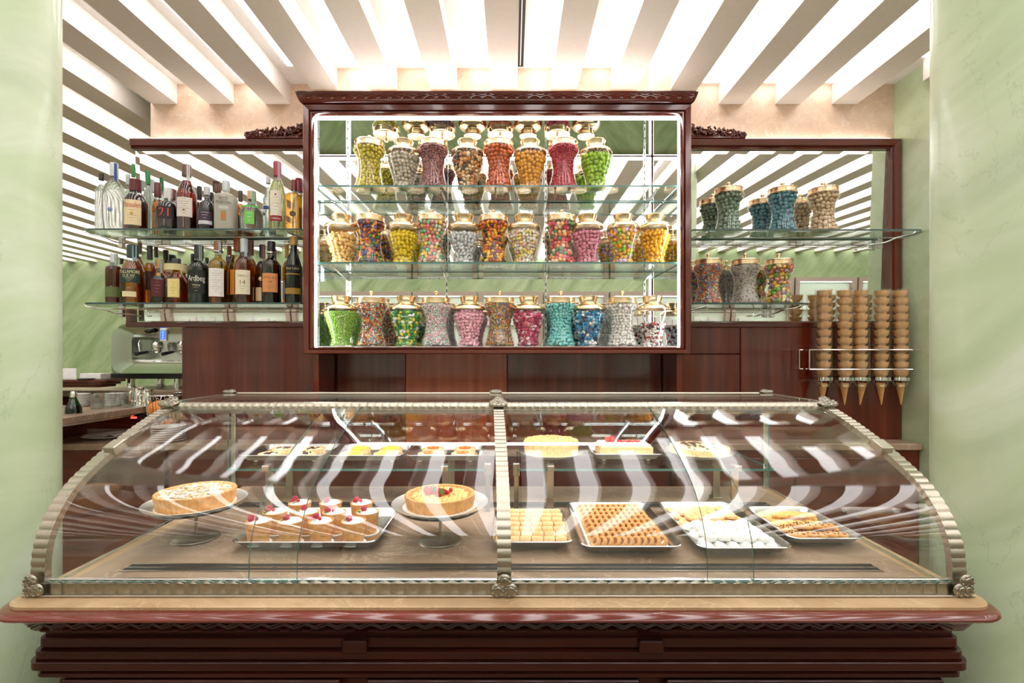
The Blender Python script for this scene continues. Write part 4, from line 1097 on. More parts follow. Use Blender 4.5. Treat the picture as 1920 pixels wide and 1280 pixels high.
for xf in (xL, xC, xR):
    x = xf(1.8) + (0.015 if xf is xL else (-0.015 if xf is xR else 0))
    cs(MB().cbox(x - 0.014, x + 0.014, 1.617, BACKY - 0.03, TOPZ - 0.012, TOPZ + 0.004, 0.002)).build('top_bar', M['nickel'], case)
    cs(MB().cbox(x - 0.009, x + 0.009, BACKY - 0.028, BACKY - 0.004, STZ, TOPZ - 0.02, 0.002)).build('rear_post', M['steel'], case)
# curved front panes: two overlapping sheets in each half
def pane(xa, xb, inset):
    rows = []
    n = 70
    for i in range(n + 1):
        s = 0.028 + (TOT - 0.04) * i / n; p, t, nn = on_curve(s); q = p - nn * inset
        rows.append([(xa(q.y), q.y, q.z), (xb(q.y), q.y, q.z)])
    sheet(rows, 'curved_pane', 0.005, GM)
c_ = lambda v: (lambda y: v)
pane(lambda y: xL(y) + 0.026, c_(-0.497), 0.004)
pane(c_(-0.612), lambda y: xC(y) - 0.012, 0.0105)
pane(lambda y: xC(y) + 0.012, c_(0.562), 0.0105)
pane(c_(0.452), lambda y: xR(y) - 0.026, 0.004)
# side panes
for xf, s in ((xL, 1), (xR, -1)):
    rows = []
    for i in range(41):
        sarc = 0.02 + (TOT - 0.03) * i / 40; p, t, nn = on_curve(sarc); q = p - nn * 0.014
        rows.append([(xf(q.y) + s * 0.012, q.y, q.z), (xf(q.y) + s * 0.012, q.y, STZ + 0.004)])
    rows.append([(xf(BACKY) + s * 0.012, BACKY - 0.03, TOPZ - 0.012), (xf(BACKY) + s * 0.012, BACKY - 0.03, STZ + 0.004)])
    sheet(rows, 'side_pane', 0.005, GM)
# nickel clamps on the end ribs
for xf, s in ((xL, 1), (xR, -1)):
    p, t, nn = on_curve(TOT * 0.585)
    x = xf(p.y) + s * 0.018
    b = MB().cbox(-0.016, 0.016, -0.022, 0.022, -0.012, 0.014, 0.002)
    rt = Matrix.Rotation(math.atan2(t.z, t.y), 3, 'X')
    b.v = [tuple(rt @ Vector(v) + Vector((x + s * 0.008, p.y, p.z))) for v in b.v]
    cs(b).build('clamp', M['nickel'], case)
# cast rosettes on the joints
def rosette(x, y, z, scale, tilt, mirror=0):
    b = MB(); r2 = random.Random(3)
    lobes = [(-0.018, -0.006), (0.018, -0.006), (0.0, 0.02)] if not mirror else [(0.0, 0.02), (mirror * 0.018, -0.006), (0.0, -0.006)]
    for lx, lz in lobes:
        b.ell((lx * .85, -0.003, lz * .85), (0.0185, 0.0055, 0.0175), None, 16, 8)
        b.tube([(lx * .85 + (0.011 - 0.0009 * i) * math.cos(i * 0.8), -0.0078, lz * .85 + (0.011 - 0.0009 * i) * math.sin(i * 0.8)) for i in range(12)], 0.002, 5)
        for k in range(7):
            a = 2 * PI * k / 7; b.ell((lx * .85 + 0.0135 * math.cos(a), -0.0065, lz * .85 + 0.0125 * math.sin(a)), (0.0035, 0.003, 0.003), None, 6, 4)
    b.cbox(-0.024 if mirror <= 0 else -0.01, 0.024 if mirror >= 0 else 0.01, -0.006, 0.004, -0.022, -0.01, 0.003)
    rt = Matrix.Rotation(tilt, 3, 'X')
    b.v = [tuple(rt @ (Vector(v) * scale) + Vector((x, y, z))) for v in b.v]
    cs(b).build('rosette', M['nickel_d'], case, smooth=50)
rosette(xL(1.11) + 0.012, 1.104, Z(-0.533), 0.92, 0, 1); rosette(xC(1.11), 1.104, Z(-0.533), 0.95, 0); rosette(xR(1.11) - 0.012, 1.104, Z(-0.533), 0.92, 0, -1)
for xf, s in ((xL, 1), (xC, 0), (xR, -1)):
    rosette(xf(1.6) + s * 0.02, 1.594, Z(-0.160), 0.95, R(-62))
    rosette(xf(1.99) + s * 0.02, 1.99, Z(-0.155), 0.8, R(-85))
# inner glass shelves on nickel posts
for xa, xb, posts in ((-1.0, -0.09, (-0.86, -0.235)), (0.02, 0.92, (0.135, 0.79))):
    sh_ = cs(glass_shelf_mesh(MB(), [(xa, 1.69), (xb, 1.69), (xb, 1.985), (xa, 1.985)], Z(-0.4), 0.008)).build('glass_shelf', [M['shelf_glass'], M['edge']], case, smooth=0)
    for x in posts:
        for y in (1.715, 1.87):
            b = MB().cbox(x - 0.013, x + 0.013, y - 0.004, y + 0.004, STZ + 0.004, Z(-0.408), 0.001).cbox(x - 0.02, x + 0.02, y - 0.02, y + 0.02, STZ, STZ + 0.005, 0.001)
            b.cbox(x - 0.012, x + 0.012, 1.684 if y < 1.8 else y - 0.01, y + 0.01, Z(-0.4085), Z(-0.389) if y < 1.8 else Z(-0.4085) + 0.0004, 0.001) if y < 1.8 else None
            cs(b).build('shelf_post', M['nickel'], case)
for x in (-0.085, 0.015):
    cs(MB().cbox(x - 0.012, x + 0.012, 1.69, 1.72, Z(-0.425), Z(-0.382), 0.002).cbox(x - 0.008, x + 0.008, 1.695, 1.715, STZ, Z(-0.425), 0.001)).build('shelf_clip', M['nickel_d'], case)

# ================================================================== TRAYS, PLATES AND CAKE STANDS
ORD = ['first', 'second', 'third', 'fourth', 'fifth', 'sixth', 'seventh', 'eighth', 'ninth', 'tenth', 'eleventh', 'twelfth']
def tray(label, x0, x1, y0, y1, z, fwd=0.0):
    """flat pan with sloping walls, rolled rim and ball feet; rim rectangle x0..x1, y0..y1"""
    t = thing('serving_tray', label, 'tray', ((x0 + x1) / 2, (y0 + y1) / 2, z), 0, 'polished steel serving trays')
    hx, hy = (x1 - x0) / 2, (y1 - y0) / 2; rc = 0.03
    b = MB(); rows = []
    for off, zz, r in ((-0.0, 0.0335, rc), (-0.002, 0.0355, rc), (-0.006, 0.0335, rc - 0.004), (-0.018, 0.016, rc - 0.01), (-0.022, 0.0135, rc - 0.014)):
        rows.append([(x, y, zz) for x, y in rrect(-hx - off, hx + off, -hy - off, hy + off, r)])
    b.grid(rows, closed_u=True)
    n = len(rows[-1]); b.f.append(tuple(len(b.v) - n + i for i in range(n))); b.m.append(0)
    rows = []
    for off, zz, r in ((-0.024, 0.0118, rc - 0.014), (-0.019, 0.0145, rc - 0.01), (-0.005, 0.032, rc - 0.003), (0.0, 0.0335, rc)):
        rows.append([(x, y, zz) for x, y in rrect(-hx - off, hx + off, -hy - off, hy + off, r)])
    k0 = len(b.v); b.grid(rows, closed_u=True); b.f.append(tuple(k0 + i for i in range(n))[::-1]); b.m.append(0)
    b.build('pan', M['tray'], t, smooth=40, recalc=False)
    for sx in (-1, 1):
        for sy in (-1, 1):
            MB().lathe(sm([(0.004, 0.012), (0.0085, 0.008), (0.009, 0.005), (0.006, 0.0005), (0.0, 0.0)], 3), 14).build('foot', M['tray'], t, (sx * (hx - 0.05), sy * (hy - 0.05), 0))
    return t, z + 0.0138
def paper_sheet(label, x0, x1, y0, y1, z):
    o = MB().vprism([(x - (x0 + x1) / 2, y - (y0 + y1) / 2) for x, y in rrect(x0, x1, y0, y1, 0.01)], 0, 0.0008).build('paper_liner', M['paper'], None, ((x0 + x1) / 2, (y0 + y1) / 2, z))
    tag(o, label, 'paper')
def plate_mesh(b, r, z, m=0):
    b.lathe(sm([(0, z), (r * 0.72, z), (r * 0.78, z + 0.003), (r * 0.96, z + 0.011), (r, z + 0.0135)], 3) + [(r * 1.003, z + 0.0125), (r * 0.99, z + 0.0105), (r * 0.8, z + 0.0), (r * 0.74, z - 0.003), (0, z - 0.003)], 48, mi=m)
    return b
def cake_stand(label, x, y, r, h, z=STZ):
    t = thing('cake_stand', label, 'cake stand', (x, y, z), 0, 'pedestal cake stands')
    MB().lathe(sm([(0.0, 0.0), (0.06, 0.0), (0.0615, 0.003), (0.058, 0.006), (0.035, 0.009), (0.008, 0.012), (0.0, 0.012)], 3), 48).build('base', M['nickel_d'], t)
    MB().lathe([(0.0045, 0.010), (0.0045, h - 0.014), (0.012, h - 0.0095)], 16).build('stem', M['nickel_d'], t)
    MB().lathe([(0.0, h - 0.0095), (r * 0.82, h - 0.0095), (r * 0.84, h - 0.007), (r * 0.8, h - 0.005), (0.0, h - 0.005)], 48).build('turntable', M['nickel_d'], t)
    b = MB(); plate_mesh(b, r, 0.0)
    b.build('plate', M['plate'], t, (0, 0, h - 0.0015), smooth=40)
    return z + h - 0.001
def doily(label, x, y, z, r):
    pts = []
    for i in range(96):
        a = 2 * PI * i / 96; q = r * (1 + 0.025 * math.cos(a * 24)); pts.append((q * math.cos(a), q * math.sin(a)))
    o = MB().vprism(pts, 0, 0.0008).build('paper_doily', M['paper'], None, (x, y, z)); tag(o, label, 'doily'); return z + 0.0009
def wavy_tart(t, r, h, m, flutes=40, wall=0.012, inner_depth=0.006, slope=1.08):
    """fluted pastry shell with a hollow top"""
    b = MB(); rows = []; seg = flutes * 4
    for rr, zz, am in ((r * 0.93, 0, 1), (r * 0.96, h * 0.4, 1), (r, h * 0.94, 1), (r * 0.99, h, .8), (r - wall * 0.7, h * 0.985, .3), (r - wall, h - inner_depth, 0)):
        rows.append([((rr + am * 0.0018 * math.cos(2 * PI * i * flutes / seg)) * math.cos(2 * PI * i / seg), (rr + am * 0.0018 * math.cos(2 * PI * i * flutes / seg)) * math.sin(2 * PI * i / seg), zz) for i in range(seg)])
    b.grid(rows, closed_u=True); b.f.append(tuple(range(seg))[::-1]); b.m.append(0)
    b.build('crust', m, t, smooth=50, recalc=False)
    return r - wall, h - inner_depth
def disc(t, name, r, z, m, dome=0.0, bumpy=0.0, seed=0):
    b = MB(); r2 = random.Random(seed); rows = []; seg = 48
    for k in range(9):
        q = r * (1 - k / 8.5)
        rows.append([(q * math.cos(2 * PI * i / seg), q * math.sin(2 * PI * i / seg), z + dome * (1 - (q / r) ** 2) + bumpy * (r2.random() - .3) * (k > 0)) for i in range(seg)])
    b.grid(rows, closed_u=True); b.f.append(tuple(8 * seg + i for i in range(seg))); b.m.append(0)
    return b.build(name, m, t, smooth=60, recalc=False)
M['berry'] = plain('red_berry', srgb(196, 30, 46), 0.25, 0, 0.2, 300, coat=0.4)
M['raspberry'] = plain('raspberry', srgb(202, 44, 84), 0.4, 0, 0.2, 300)
M['leaf'] = plain('green_leaf', srgb(90, 134, 50), 0.5, 0, 0.2)
M['pistachio'] = plain('pistachio', srgb(128, 140, 60), 0.5, 0, 0.3, 200)
M['custard'] = plain('custard', srgb(240, 196, 112), 0.4, 0, 0.08, 40)
M['glaze'] = plain('apricot_glaze', srgb(238, 168, 70), 0.15, 0, 0.2, 50, coat=0.5)
M['cream'] = plain('pastry_cream', srgb(250, 232, 196), 0.5, 0, 0.05, 40)
M['choc'] = plain('chocolate', srgb(62, 36, 28), 0.4, 0, 0.2, 80)
M['orange_slice'] = plain('candied_orange', srgb(226, 118, 50), 0.25, 0, 0.2, 90, coat=0.4)
M['lemon'] = plain('lemon_cream', srgb(244, 218, 92), 0.4, 0, 0.1, 60)
def raspberry(b, c, r, mi=0):
    for k in range(26):
        ph = math.acos(1 - 2 * (k + .5) / 26); a = k * 2.399
        b.ell((c[0] + r * .8 * math.sin(ph) * math.cos(a), c[1] + r * .8 * math.sin(ph) * math.sin(a), c[2] + r * .95 * math.cos(ph)), (r * .34,) * 3, None, 6, 4, mi)
def flakes(t, name, rad, z, n, cols, sz, seed, m='pastry', dome=0.0):
    rs = np.random.RandomState(seed)
    q = rad * np.sqrt(rs.rand(n)); a = rs.rand(n) * 2 * PI
    P_ = np.stack([q * np.cos(a), q * np.sin(a), z + dome * (1 - (q / rad) ** 2) + rs.rand(n) * sz[2]], 1)
    rad_ = np.array(sz)[None] * (0.7 + 0.6 * rs.rand(n, 1))
    rot = rand_rot(n, rs); th = rs.rand(n) * 2 * PI; ti = rs.normal(size=n) * 0.25
    ct, st, c2, s2 = np.cos(th), np.sin(th), np.cos(ti), np.sin(ti)
    Rz = np.stack([np.stack([ct, -st, 0 * ct], 1), np.stack([st, ct, 0 * ct], 1), np.stack([0 * ct, 0 * ct, 1 + 0 * ct], 1)], 1)
    Rx = np.stack([np.stack([1 + 0 * ct, 0 * ct, 0 * ct], 1), np.stack([0 * ct, c2, -s2], 1), np.stack([0 * ct, s2, c2], 1)], 1)
    pal = np.array([srgb(*c) for c in cols])
    me = scatter_mesh(name, ICO[1], P_, rad_, np.einsum('nij,njk->nik', Rz, Rx), pal[rs.randint(0, len(pal), n)], M[m])
    o = put(name, me, t); o['kind'] = 'stuff'; return o

# --- the two tall stands on the deck
zp = cake_stand('pedestal cake stand holding the almond tart next to the showcase end', -0.95, 1.455, 0.137, 0.103)
zp = doily('scalloped white paper doily under the almond tart', -0.95, 1.455, zp, 0.118)
t = thing('almond_tart', 'round almond tart dusted with icing sugar on a pedestal stand', 'tart', (-0.95, 1.455, zp))
ri, zi = wavy_tart(t, 0.106, 0.042, M['crust'])
disc(t, 'filling', ri, zi, M['cream'], 0.004)
flakes(t, 'almond_flakes', ri, zi + 0.002, 520, [(252, 244, 232), (255, 250, 246), (236, 206, 160), (228, 190, 140)], (0.007, 0.0045, 0.0012), 4, dome=0.004)
zp = cake_stand('pedestal cake stand holding the strawberry tart beside the centre rib', -0.213, 1.437, 0.142, 0.105)
zp = doily('scalloped white paper doily under the strawberry tart', -0.213, 1.437, zp, 0.122)
t = thing('fruit_tart', 'apricot glazed custard tart topped with strawberries and currants', 'tart', (-0.213, 1.437, zp))
ri, zi = wavy_tart(t, 0.103, 0.036, M['crust'], 44, 0.014, 0.009)
disc(t, 'filling', ri, zi, M['glaze'], 0.003)
b = MB()
for k in range(12):
    x = -0.075 + 0.0135 * k; hl = math.sqrt(max(0, 0.078 ** 2 - x * x))
    for s in np.linspace(-hl, hl, 14): b.ell((x, s, zi + 0.003), (0.008, 0.005, 0.0022), Matrix.Rotation(0.4, 3, 'X'), 7, 4)
b.build('pear_slices', M['custard'], t)['kind'] = 'stuff'
for k, (x, y) in enumerate(((-0.022, 0.008), (-0.002, -0.016), (-0.036, -0.004))):
    b = MB(); b.lathe(sm([(0, -0.013), (0.007, -0.009), (0.0125, 0.0), (0.0115, 0.007), (0.005, 0.011), (0, 0.011)], 3), 16)
    s_ = b.build('strawberry', M['berry'], t, (x, y, zi + 0.016), (R(70 if k != 2 else -40), R(20 * k), R(40 * k)), smooth=60)
    b = MB()
    for q in range(6): b.ell((0.006 * math.cos(q), 0.006 * math.sin(q), 0.012), (0.006, 0.003, 0.001), Matrix.Rotation(q * 1.05, 3, 'Z'), 6, 4)
    b.build('calyx', M['leaf'], s_)
b = MB()
for k in range(9): b.ell((0.018 + 0.012 * ((k * 37) % 5 - 2) / 2, 0.004 + 0.012 * ((k * 17) % 4 - 1.5) / 2, zi + 0.008 + 0.005 * (k % 3)), (0.0058,) * 3, None, 8, 6)
b.build('red_currants', M['berry'], t)['kind'] = 'stuff'
flakes(t, 'crumble', ri * 0.95, zi + 0.003, 60, [(214, 150, 80), (250, 240, 225)], (0.003, 0.003, 0.002), 9)

# --- tray of eleven filled pastry cups
t0, zt = tray('wide steel tray carrying eleven pastry cups with raspberries', -0.785, -0.375, 1.335, 1.635, STZ)
CUPM = MB().lathe([(0.0, 0.0), (0.0265, 0.0), (0.0275, 0.001), (0.0345, 0.060), (0.0345, 0.0625), (0.0325, 0.063), (0.0320, 0.058), (0.0, 0.0575)], 36).mesh('shell', M['crust'], 40)
DOL = None
def cup_thing(x, y, z, var, label):
    t = thing('pastry_cup', label, 'pastry', (x, y, z + 0.0012), 0, 'raspberry pastry cups on the wide tray')
    put('shell', CUPM, t)
    b = MB(); b.lathe(sm([(0.0318, 0.057), (0.026, 0.064), (0.014, 0.068), (0, 0.069)], 3), 28); b.build('sugar_top', M['sugar'], t)
    r2 = random.Random(var)
    b = MB(); raspberry(b, (-0.014 + 0.006 * (var % 2), -0.008 + 0.006 * (var % 3 - 1), 0.073), 0.0088); b.build('raspberry', M['raspberry'], t)
    if var % 2 == 0:
        b = MB()
        for k in range(4): b.ell((-0.022 + 0.006 * (k % 2) + 0.018 * (k // 3), 0.004 - 0.006 * k, 0.070 + 0.002 * (k % 2)), (0.0052,) * 3, None, 8, 6)
        b.build('red_currants', M['berry'], t)['kind'] = 'stuff'
    b = MB()
    for k in range(3): b.ell((-0.024 + r2.uniform(0, 0.02), -0.02 + r2.uniform(0, 0.02), 0.066), (0.0055, 0.0035, 0.0032), Matrix.Rotation(r2.uniform(0, 3), 3, 'Z'), 8, 5)
    b.build('pistachios', M['pistachio'], t)['kind'] = 'stuff'
    pts = []
    for i in range(72):
        a = 2 * PI * i / 72; q = 0.035 * (1 + 0.02 * math.cos(a * 24)); pts.append((q * math.cos(a), q * math.sin(a)))
    MB().vprism(pts, -0.0008, 0.0).build('paper_case', M['paper'], t)
crow = {0: 'front', 1: 'middle', 2: 'back'}
for r_, (d, pxs) in enumerate(((1.385, (485, 545, 602, 663)), (1.465, (516, 576, 627, 689)), (1.555, (562, 620, 678)))):
    for k, p in enumerate(pxs):
        cup_thing(px(p, d), d, zt, r_ * 4 + k, 'sugar dusted pastry cup, %s in the %s row of the wide tray' % (ORD[k], crow[r_]))

# --- biscuits
def cookies(name, label, cat, group, me, places):
    for x, y, z, rot, lay, j, i in places:
        o = put(name, me, None, (x, y, z), rot); tag(o, '%s, %s along %s row from the front%s' % (label, ORD[i], ORD[j], lay), cat, group)
# tray of puff rolls beside the centre rib
t1, zt = tray('steel tray of pale puff pastry rolls behind the centre rib', -0.058, 0.172, 1.335, 1.622, STZ)
b = MB()
rows = []
for j in range(9):
    u = j / 8; rows.append([(-0.016 + 0.032 * u, 0.0125 * math.cos(a) * (1.04 if j in (2, 6) else 1) * (0.9 if j in (0, 8) else 1), 0.0115 * math.sin(a) * (0.9 if j in (0, 8) else 1) + 0.001 * math.sin(j * 2.1)) for a in [2 * PI * k / 14 for k in range(14)]])
b.grid(rows, closed_u=True); b.f += [tuple(range(14))[::-1], tuple(8 * 14 + k for k in range(14))]; b.m += [0, 0]
ROLL = b.mesh('puff_roll', M['crust_l'], 40)
pl = []
for j in range(7):
    for i in range(6):
        pl.append((-0.029 + 0.0335 * i + 0.004 * (j % 2), 1.372 + 0.031 * j, zt + 0.0118 + 0.003 * j, (R(6) + rng.uniform(-.1, .1), 0, rng.uniform(-.08, .08)), '', j, i))
cookies('puff_roll', 'puff roll behind the centre rib', 'pastry', 'puff pastry rolls', ROLL, pl)
# ring biscuits
t2, zt = tray('large steel tray of golden ring biscuits', 0.188, 0.467, 1.305, 1.695, STZ)
paper_sheet('white paper under the ring biscuits', 0.215, 0.44, 1.335, 1.665, zt)
b = MB(); seg, rs_ = 18, 8; rows = []
for i in range(seg):
    a = 2 * PI * i / seg; rr = 0.0118
    rows.append([(0.0056 * math.sin(c) * 1.15, (rr + 0.0056 * math.cos(c)) * math.cos(a), (rr + 0.0056 * math.cos(c)) * math.sin(a)) for c in [2 * PI * k / rs_ for k in range(rs_)]])
rows.append(rows[0]); b.grid(rows, closed_u=True)
RING = b.mesh('ring_biscuit', M['crust'], 60)
pl = []
for j in range(9):
    for i in range(11):
        pl.append((0.232 + 0.0185 * i + rng.uniform(-.001, .001), 1.345 + 0.0365 * j + rng.uniform(-.002, .002), zt + 0.0182, (rng.uniform(-.3, .3), R(34) + rng.uniform(-.06, .06), R(38) + rng.uniform(-.15, .15)), '', j, i))
cookies('ring_biscuit', 'golden ring biscuit', 'biscuit', 'golden ring biscuits', RING, pl)
# button and sugared biscuits
t3, zt = tray('large steel tray shared by pale button biscuits and sugared ones', 0.503, 0.762, 1.296, 1.70, STZ)
paper_sheet('white paper under the button and sugared biscuits', 0.53, 0.735, 1.326, 1.67, zt)
b = MB().lathe(sm([(0, 0), (0.018, 0), (0.0215, 0.004), (0.021, 0.009), (0.016, 0.012), (0.010, 0.0105), (0.0085, 0.012), (0.005, 0.0145), (0, 0.015)], 3), 20)
BUT = b.mesh('button_biscuit', M['crust_l'], 60)
b = MB().lathe(sm([(0, 0), (0.0155, 0), (0.0185, 0.005), (0.017, 0.011), (0.011, 0.016), (0, 0.0175)], 3), 18)
SUG = b.mesh('sugared_biscuit', M['sugar'], 60)
pl = []
for j in range(5):
    for i in range(5):
        pl.append((0.548 + 0.041 * i + (0.012 if j % 2 else 0) - 0.005, 1.515 + 0.033 * j, zt + 0.003 + 0.002 * (i % 2), (R(14), R(4 * (i % 3 - 1)), rng.uniform(0, 6)), '', j, i))
for j in range(3):
    for i in range(4):
        pl.append((0.57 + 0.041 * i, 1.535 + 0.034 * j, zt + 0.0185, (R(8), 0, rng.uniform(0, 6)), ', upper layer', j, i))
cookies('button_biscuit', 'pale button biscuit', 'biscuit', 'button biscuits', BUT, pl)
pl = []
for j in range(5):
    for i in range(6):
        pl.append((0.543 + 0.0355 * i + (0.010 if j % 2 else 0) - 0.004, 1.338 + 0.034 * j, zt + 0.003, (R(14), 0, rng.uniform(0, 6)), '', j, i))
for j in range(4):
    for i in range(5):
        pl.append((0.556 + 0.0365 * i, 1.352 + 0.035 * j, zt + 0.0195, (R(10), R(rng.uniform(-6, 6)), rng.uniform(0, 6)), ', upper layer', j, i))
cookies('sugared_biscuit', 'white sugared biscuit', 'biscuit', 'icing sugar biscuits', SUG, pl)
# ridged and chocolate chip fingers
t4, zt = tray('steel tray of ridged fingers and chocolate chip biscuits near the showcase end', 0.787, 1.004, 1.362, 1.65, STZ)
paper_sheet('white paper under the ridged and chocolate chip biscuits', 0.81, 0.98, 1.39, 1.62, zt)
b = MB(); rows = []
for j in range(21):
    u = -1 + j / 10; q = math.sqrt(max(0.02, 1 - u * u)) ** 0.7; rd = 0.0006 if j % 2 else -0.0004
    rows.append([(0.029 * u, (0.0115 * q + rd) * math.cos(a), (0.007 * q + rd) * math.sin(a)) for a in [2 * PI * k / 12 for k in range(12)]])
b.grid(rows, closed_u=True); b.f += [tuple(range(12))[::-1], tuple(20 * 12 + k for k in range(12))]; b.m += [0, 0]
RID = b.mesh('ridged_biscuit', plain('ridged_crumb', srgb(238, 190, 112), 0.6, 0, 0.12), 30)
b = MB(); rows = []
for j in range(11):
    u = -1 + j / 5; q = math.sqrt(max(0.03, 1 - u ** 4))
    rows.append([(0.028 * u, 0.0125 * q * math.cos(a), 0.0085 * q * math.sin(a) + 0.001 * math.sin(3 * u)) for a in [2 * PI * k / 12 for k in range(12)]])
b.grid(rows, closed_u=True); b.f += [tuple(range(12))[::-1], tuple(10 * 12 + k for k in range(12))]; b.m += [0, 0]
for k in range(9): b.ell((-0.022 + 0.0055 * k, 0.006 * math.sin(k * 2.3), 0.0078), (0.003, 0.0022, 0.0018), None, 6, 4, 1)
CHIP = b.mesh('chocolate_chip_biscuit', [M['crust'], M['choc']], 50)
pl = []
for j in range(3):
    for i in range(5): pl.append((0.836 + 0.027 * i + 0.006 * (j % 2), 1.512 + 0.04 * j, zt + 0.0115 + 0.002 * (i % 2), (R(34), R(-10), R(-64) + rng.uniform(-.08, .08)), '', j, i))
for i in range(4): pl.append((0.85 + 0.028 * i, 1.535, zt + 0.029, (R(24), R(-8), R(-58) + rng.uniform(-.1, .1)), ', upper layer', 0, i))
cookies('ridged_biscuit', 'ridged finger biscuit', 'biscuit', 'ridged finger biscuits', RID, pl)
pl = []
for j in range(2):
    for i in range(5): pl.append((0.834 + 0.030 * i, 1.412 + 0.046 * j, zt + 0.0125 + 0.002 * (i % 2), (R(16), R(-8), R(-58) + rng.uniform(-.15, .15)), '', j, i))
for i in range(3): pl.append((0.86 + 0.036 * i, 1.432, zt + 0.030, (R(6), R(-6), R(-40) + rng.uniform(-.3, .3)), ', upper layer', 0, i))
cookies('chocolate_chip_biscuit', 'chocolate chip finger biscuit', 'biscuit', 'chocolate chip biscuits', CHIP, pl)

# --- upper glass shelf
UZ = Z(-0.4) + 0.0004
def small_tart(x, y, z, r, m_fill, label, group, topper, name='small_tart'):
    t = thing(name, label, 'tart', (x, y, z), rng.uniform(0, 3), group)
    ri, zi = wavy_tart(t, r, 0.016, M['crust_l'], 20, 0.006, 0.003)
    disc(t, 'filling', ri, zi, m_fill, 0.004)
    topper(t, ri, zi + 0.004)
def top_nuts(t, r, z):
    b = MB(); r2 = random.Random(int(r * 1e5) + len(C.objects))
    for k in range(9): b.ell((r2.uniform(-.6, .6) * r, r2.uniform(-.6, .6) * r, z), (0.009, 0.004, 0.003), Matrix.Rotation(r2.uniform(0, 3), 3, 'Z'), 8, 4)
    b.build('chocolate_bits', M['choc'], t)['kind'] = 'stuff'
def top_lemon(t, r, z):
    b = MB()
    for k in range(8):
        a = 2 * PI * k / 8; b.ell((r * .6 * math.cos(a), r * .6 * math.sin(a), z), (r * .28, r * .28, 0.006), None, 10, 5)
    b.ell((0, 0, z + .003), (r * .45, r * .45, 0.008), None, 12, 6)
    b.build('cream_swirl', M['lemon'], t)['kind'] = 'stuff'
def top_orange(t, r, z):
    b = MB().lathe([(0, z + .003), (r * .62, z + .003), (r * .66, z + .001), (r * .62, z - .001), (0, z - .001)], 24); b.build('orange_slice', M['orange_slice'], t)
    b = MB()
    for k in range(7):
        a = 2 * PI * k / 7; b.ell((r * .34 * math.cos(a), r * .34 * math.sin(a), z + .003), (r * .22, r * .07, 0.0012), Matrix.Rotation(a, 3, 'Z'), 8, 4)
    b.build('segments', M['glaze'], t)['kind'] = 'stuff'
for (xa, xb, label, fill, words, grp, top) in ((-1.0, -0.685, 'shelf tray of four pale tarts with chocolate bits', M['cream'], 'small cream tart with chocolate bits', 'cream tarts with chocolate bits', top_nuts),
                                         (-0.68, -0.395, 'shelf tray of four yellow lemon tarts', M['lemon'], 'small tart heaped with yellow lemon cream', 'lemon tarts', top_lemon),
                                         (-0.39, -0.105, 'shelf tray of four tarts with orange slices', M['cream'], 'small tart with a candied orange slice', 'candied orange tarts', top_orange)):
    _, zz = tray(label, xa, xb, 1.745, 1.972, UZ)
    n = 2
    for j in range(2):
        for i in range(n):
            xm = (xa + xb) / 2 + (i - .5) * 0.125
            small_tart(xm, 1.813 + 0.092 * j, zz, 0.042, fill, words + ', %s row, %s the candy jars' % (('front', 'back')[j], ('away from', 'towards')[i]), grp, top)
def shelf_plate(x, label):
    t = thing('footed_plate', label, 'plate', (x, 1.86, UZ), 0, 'footed round plates on the glass shelf')
    MB().lathe(sm([(0.045, 0.0), (0.046, 0.002), (0.02, 0.006), (0.014, 0.011), (0.02, 0.0145)], 3), 32).build('foot', M['steel'], t)
    b = MB(); plate_mesh(b, 0.125, 0.017); b.build('plate', M['plate'], t)
    return UZ + 0.0172
zz = shelf_plate(0.15, 'footed round plate under the crumb cake on the glass shelf')
t = thing('crumb_cake', 'round pale crumb cake on the glass shelf', 'cake', (0.15, 1.86, zz))
ri, zi = wavy_tart(t, 0.105, 0.05, M['crust_l'], 50, 0.006, 0.002)
disc(t, 'filling', ri, zi, M['cream'], 0.006)
flakes(t, 'crumbs', 0.1, zi + 0.002, 420, [(250, 228, 160), (246, 214, 140), (240, 200, 130)], (0.006, 0.005, 0.004), 21, dome=0.006)
_, zz = tray('shelf tray under the long berry tart', 0.295, 0.56, 1.765, 1.965, UZ)
t = thing('berry_slice_tart', 'rectangular cream tart with strawberries and currants on the glass shelf', 'tart', (0.43, 1.87, zz))
MB().cbox(-0.1, 0.1, -0.06, 0.06, 0, 0.04, 0.005).build('pastry_base', M['crust_l'], t)
MB().cbox(-0.094, 0.094, -0.054, 0.054, 0.036, 0.046, 0.004).build('sugar_top', M['sugar'], t)
for k, (x, y) in enumerate(((-0.06, 0.0), (-0.045, -0.012), (-0.04, 0.014))):
    b = MB().lathe(sm([(0, -0.012), (0.007, -0.009), (0.0125, 0.0), (0.011, 0.007), (0.005, 0.011), (0, 0.011)], 3), 14)
    b.build('strawberry', M['berry'], t, (x, y, 0.058), (R(60), R(30 * k), 0.3 * k), smooth=60)
b = MB()
for k in range(16): b.ell((-0.02 + 0.0055 * k, 0.010 * math.sin(k * 1.7), 0.0505), (0.0052,) * 3, None, 8, 6)
b.build('red_currants', M['berry'], t)['kind'] = 'stuff'
zz = shelf_plate(0.72, 'footed round plate under the speckled tart on the glass shelf')
t = thing('chocolate_speckled_tart', 'flat round tart speckled with chocolate bits on the glass shelf', 'tart', (0.72, 1.86, zz))
ri, zi = wavy_tart(t, 0.108, 0.03, M['crust_l'], 50, 0.007, 0.002)
disc(t, 'filling', ri, zi, M['cream'], 0.004)
flakes(t, 'chocolate_bits', 0.09, zi + 0.003, 46, [(70, 40, 32), (90, 54, 40)], (0.009, 0.004, 0.002), 31, dome=0.004)


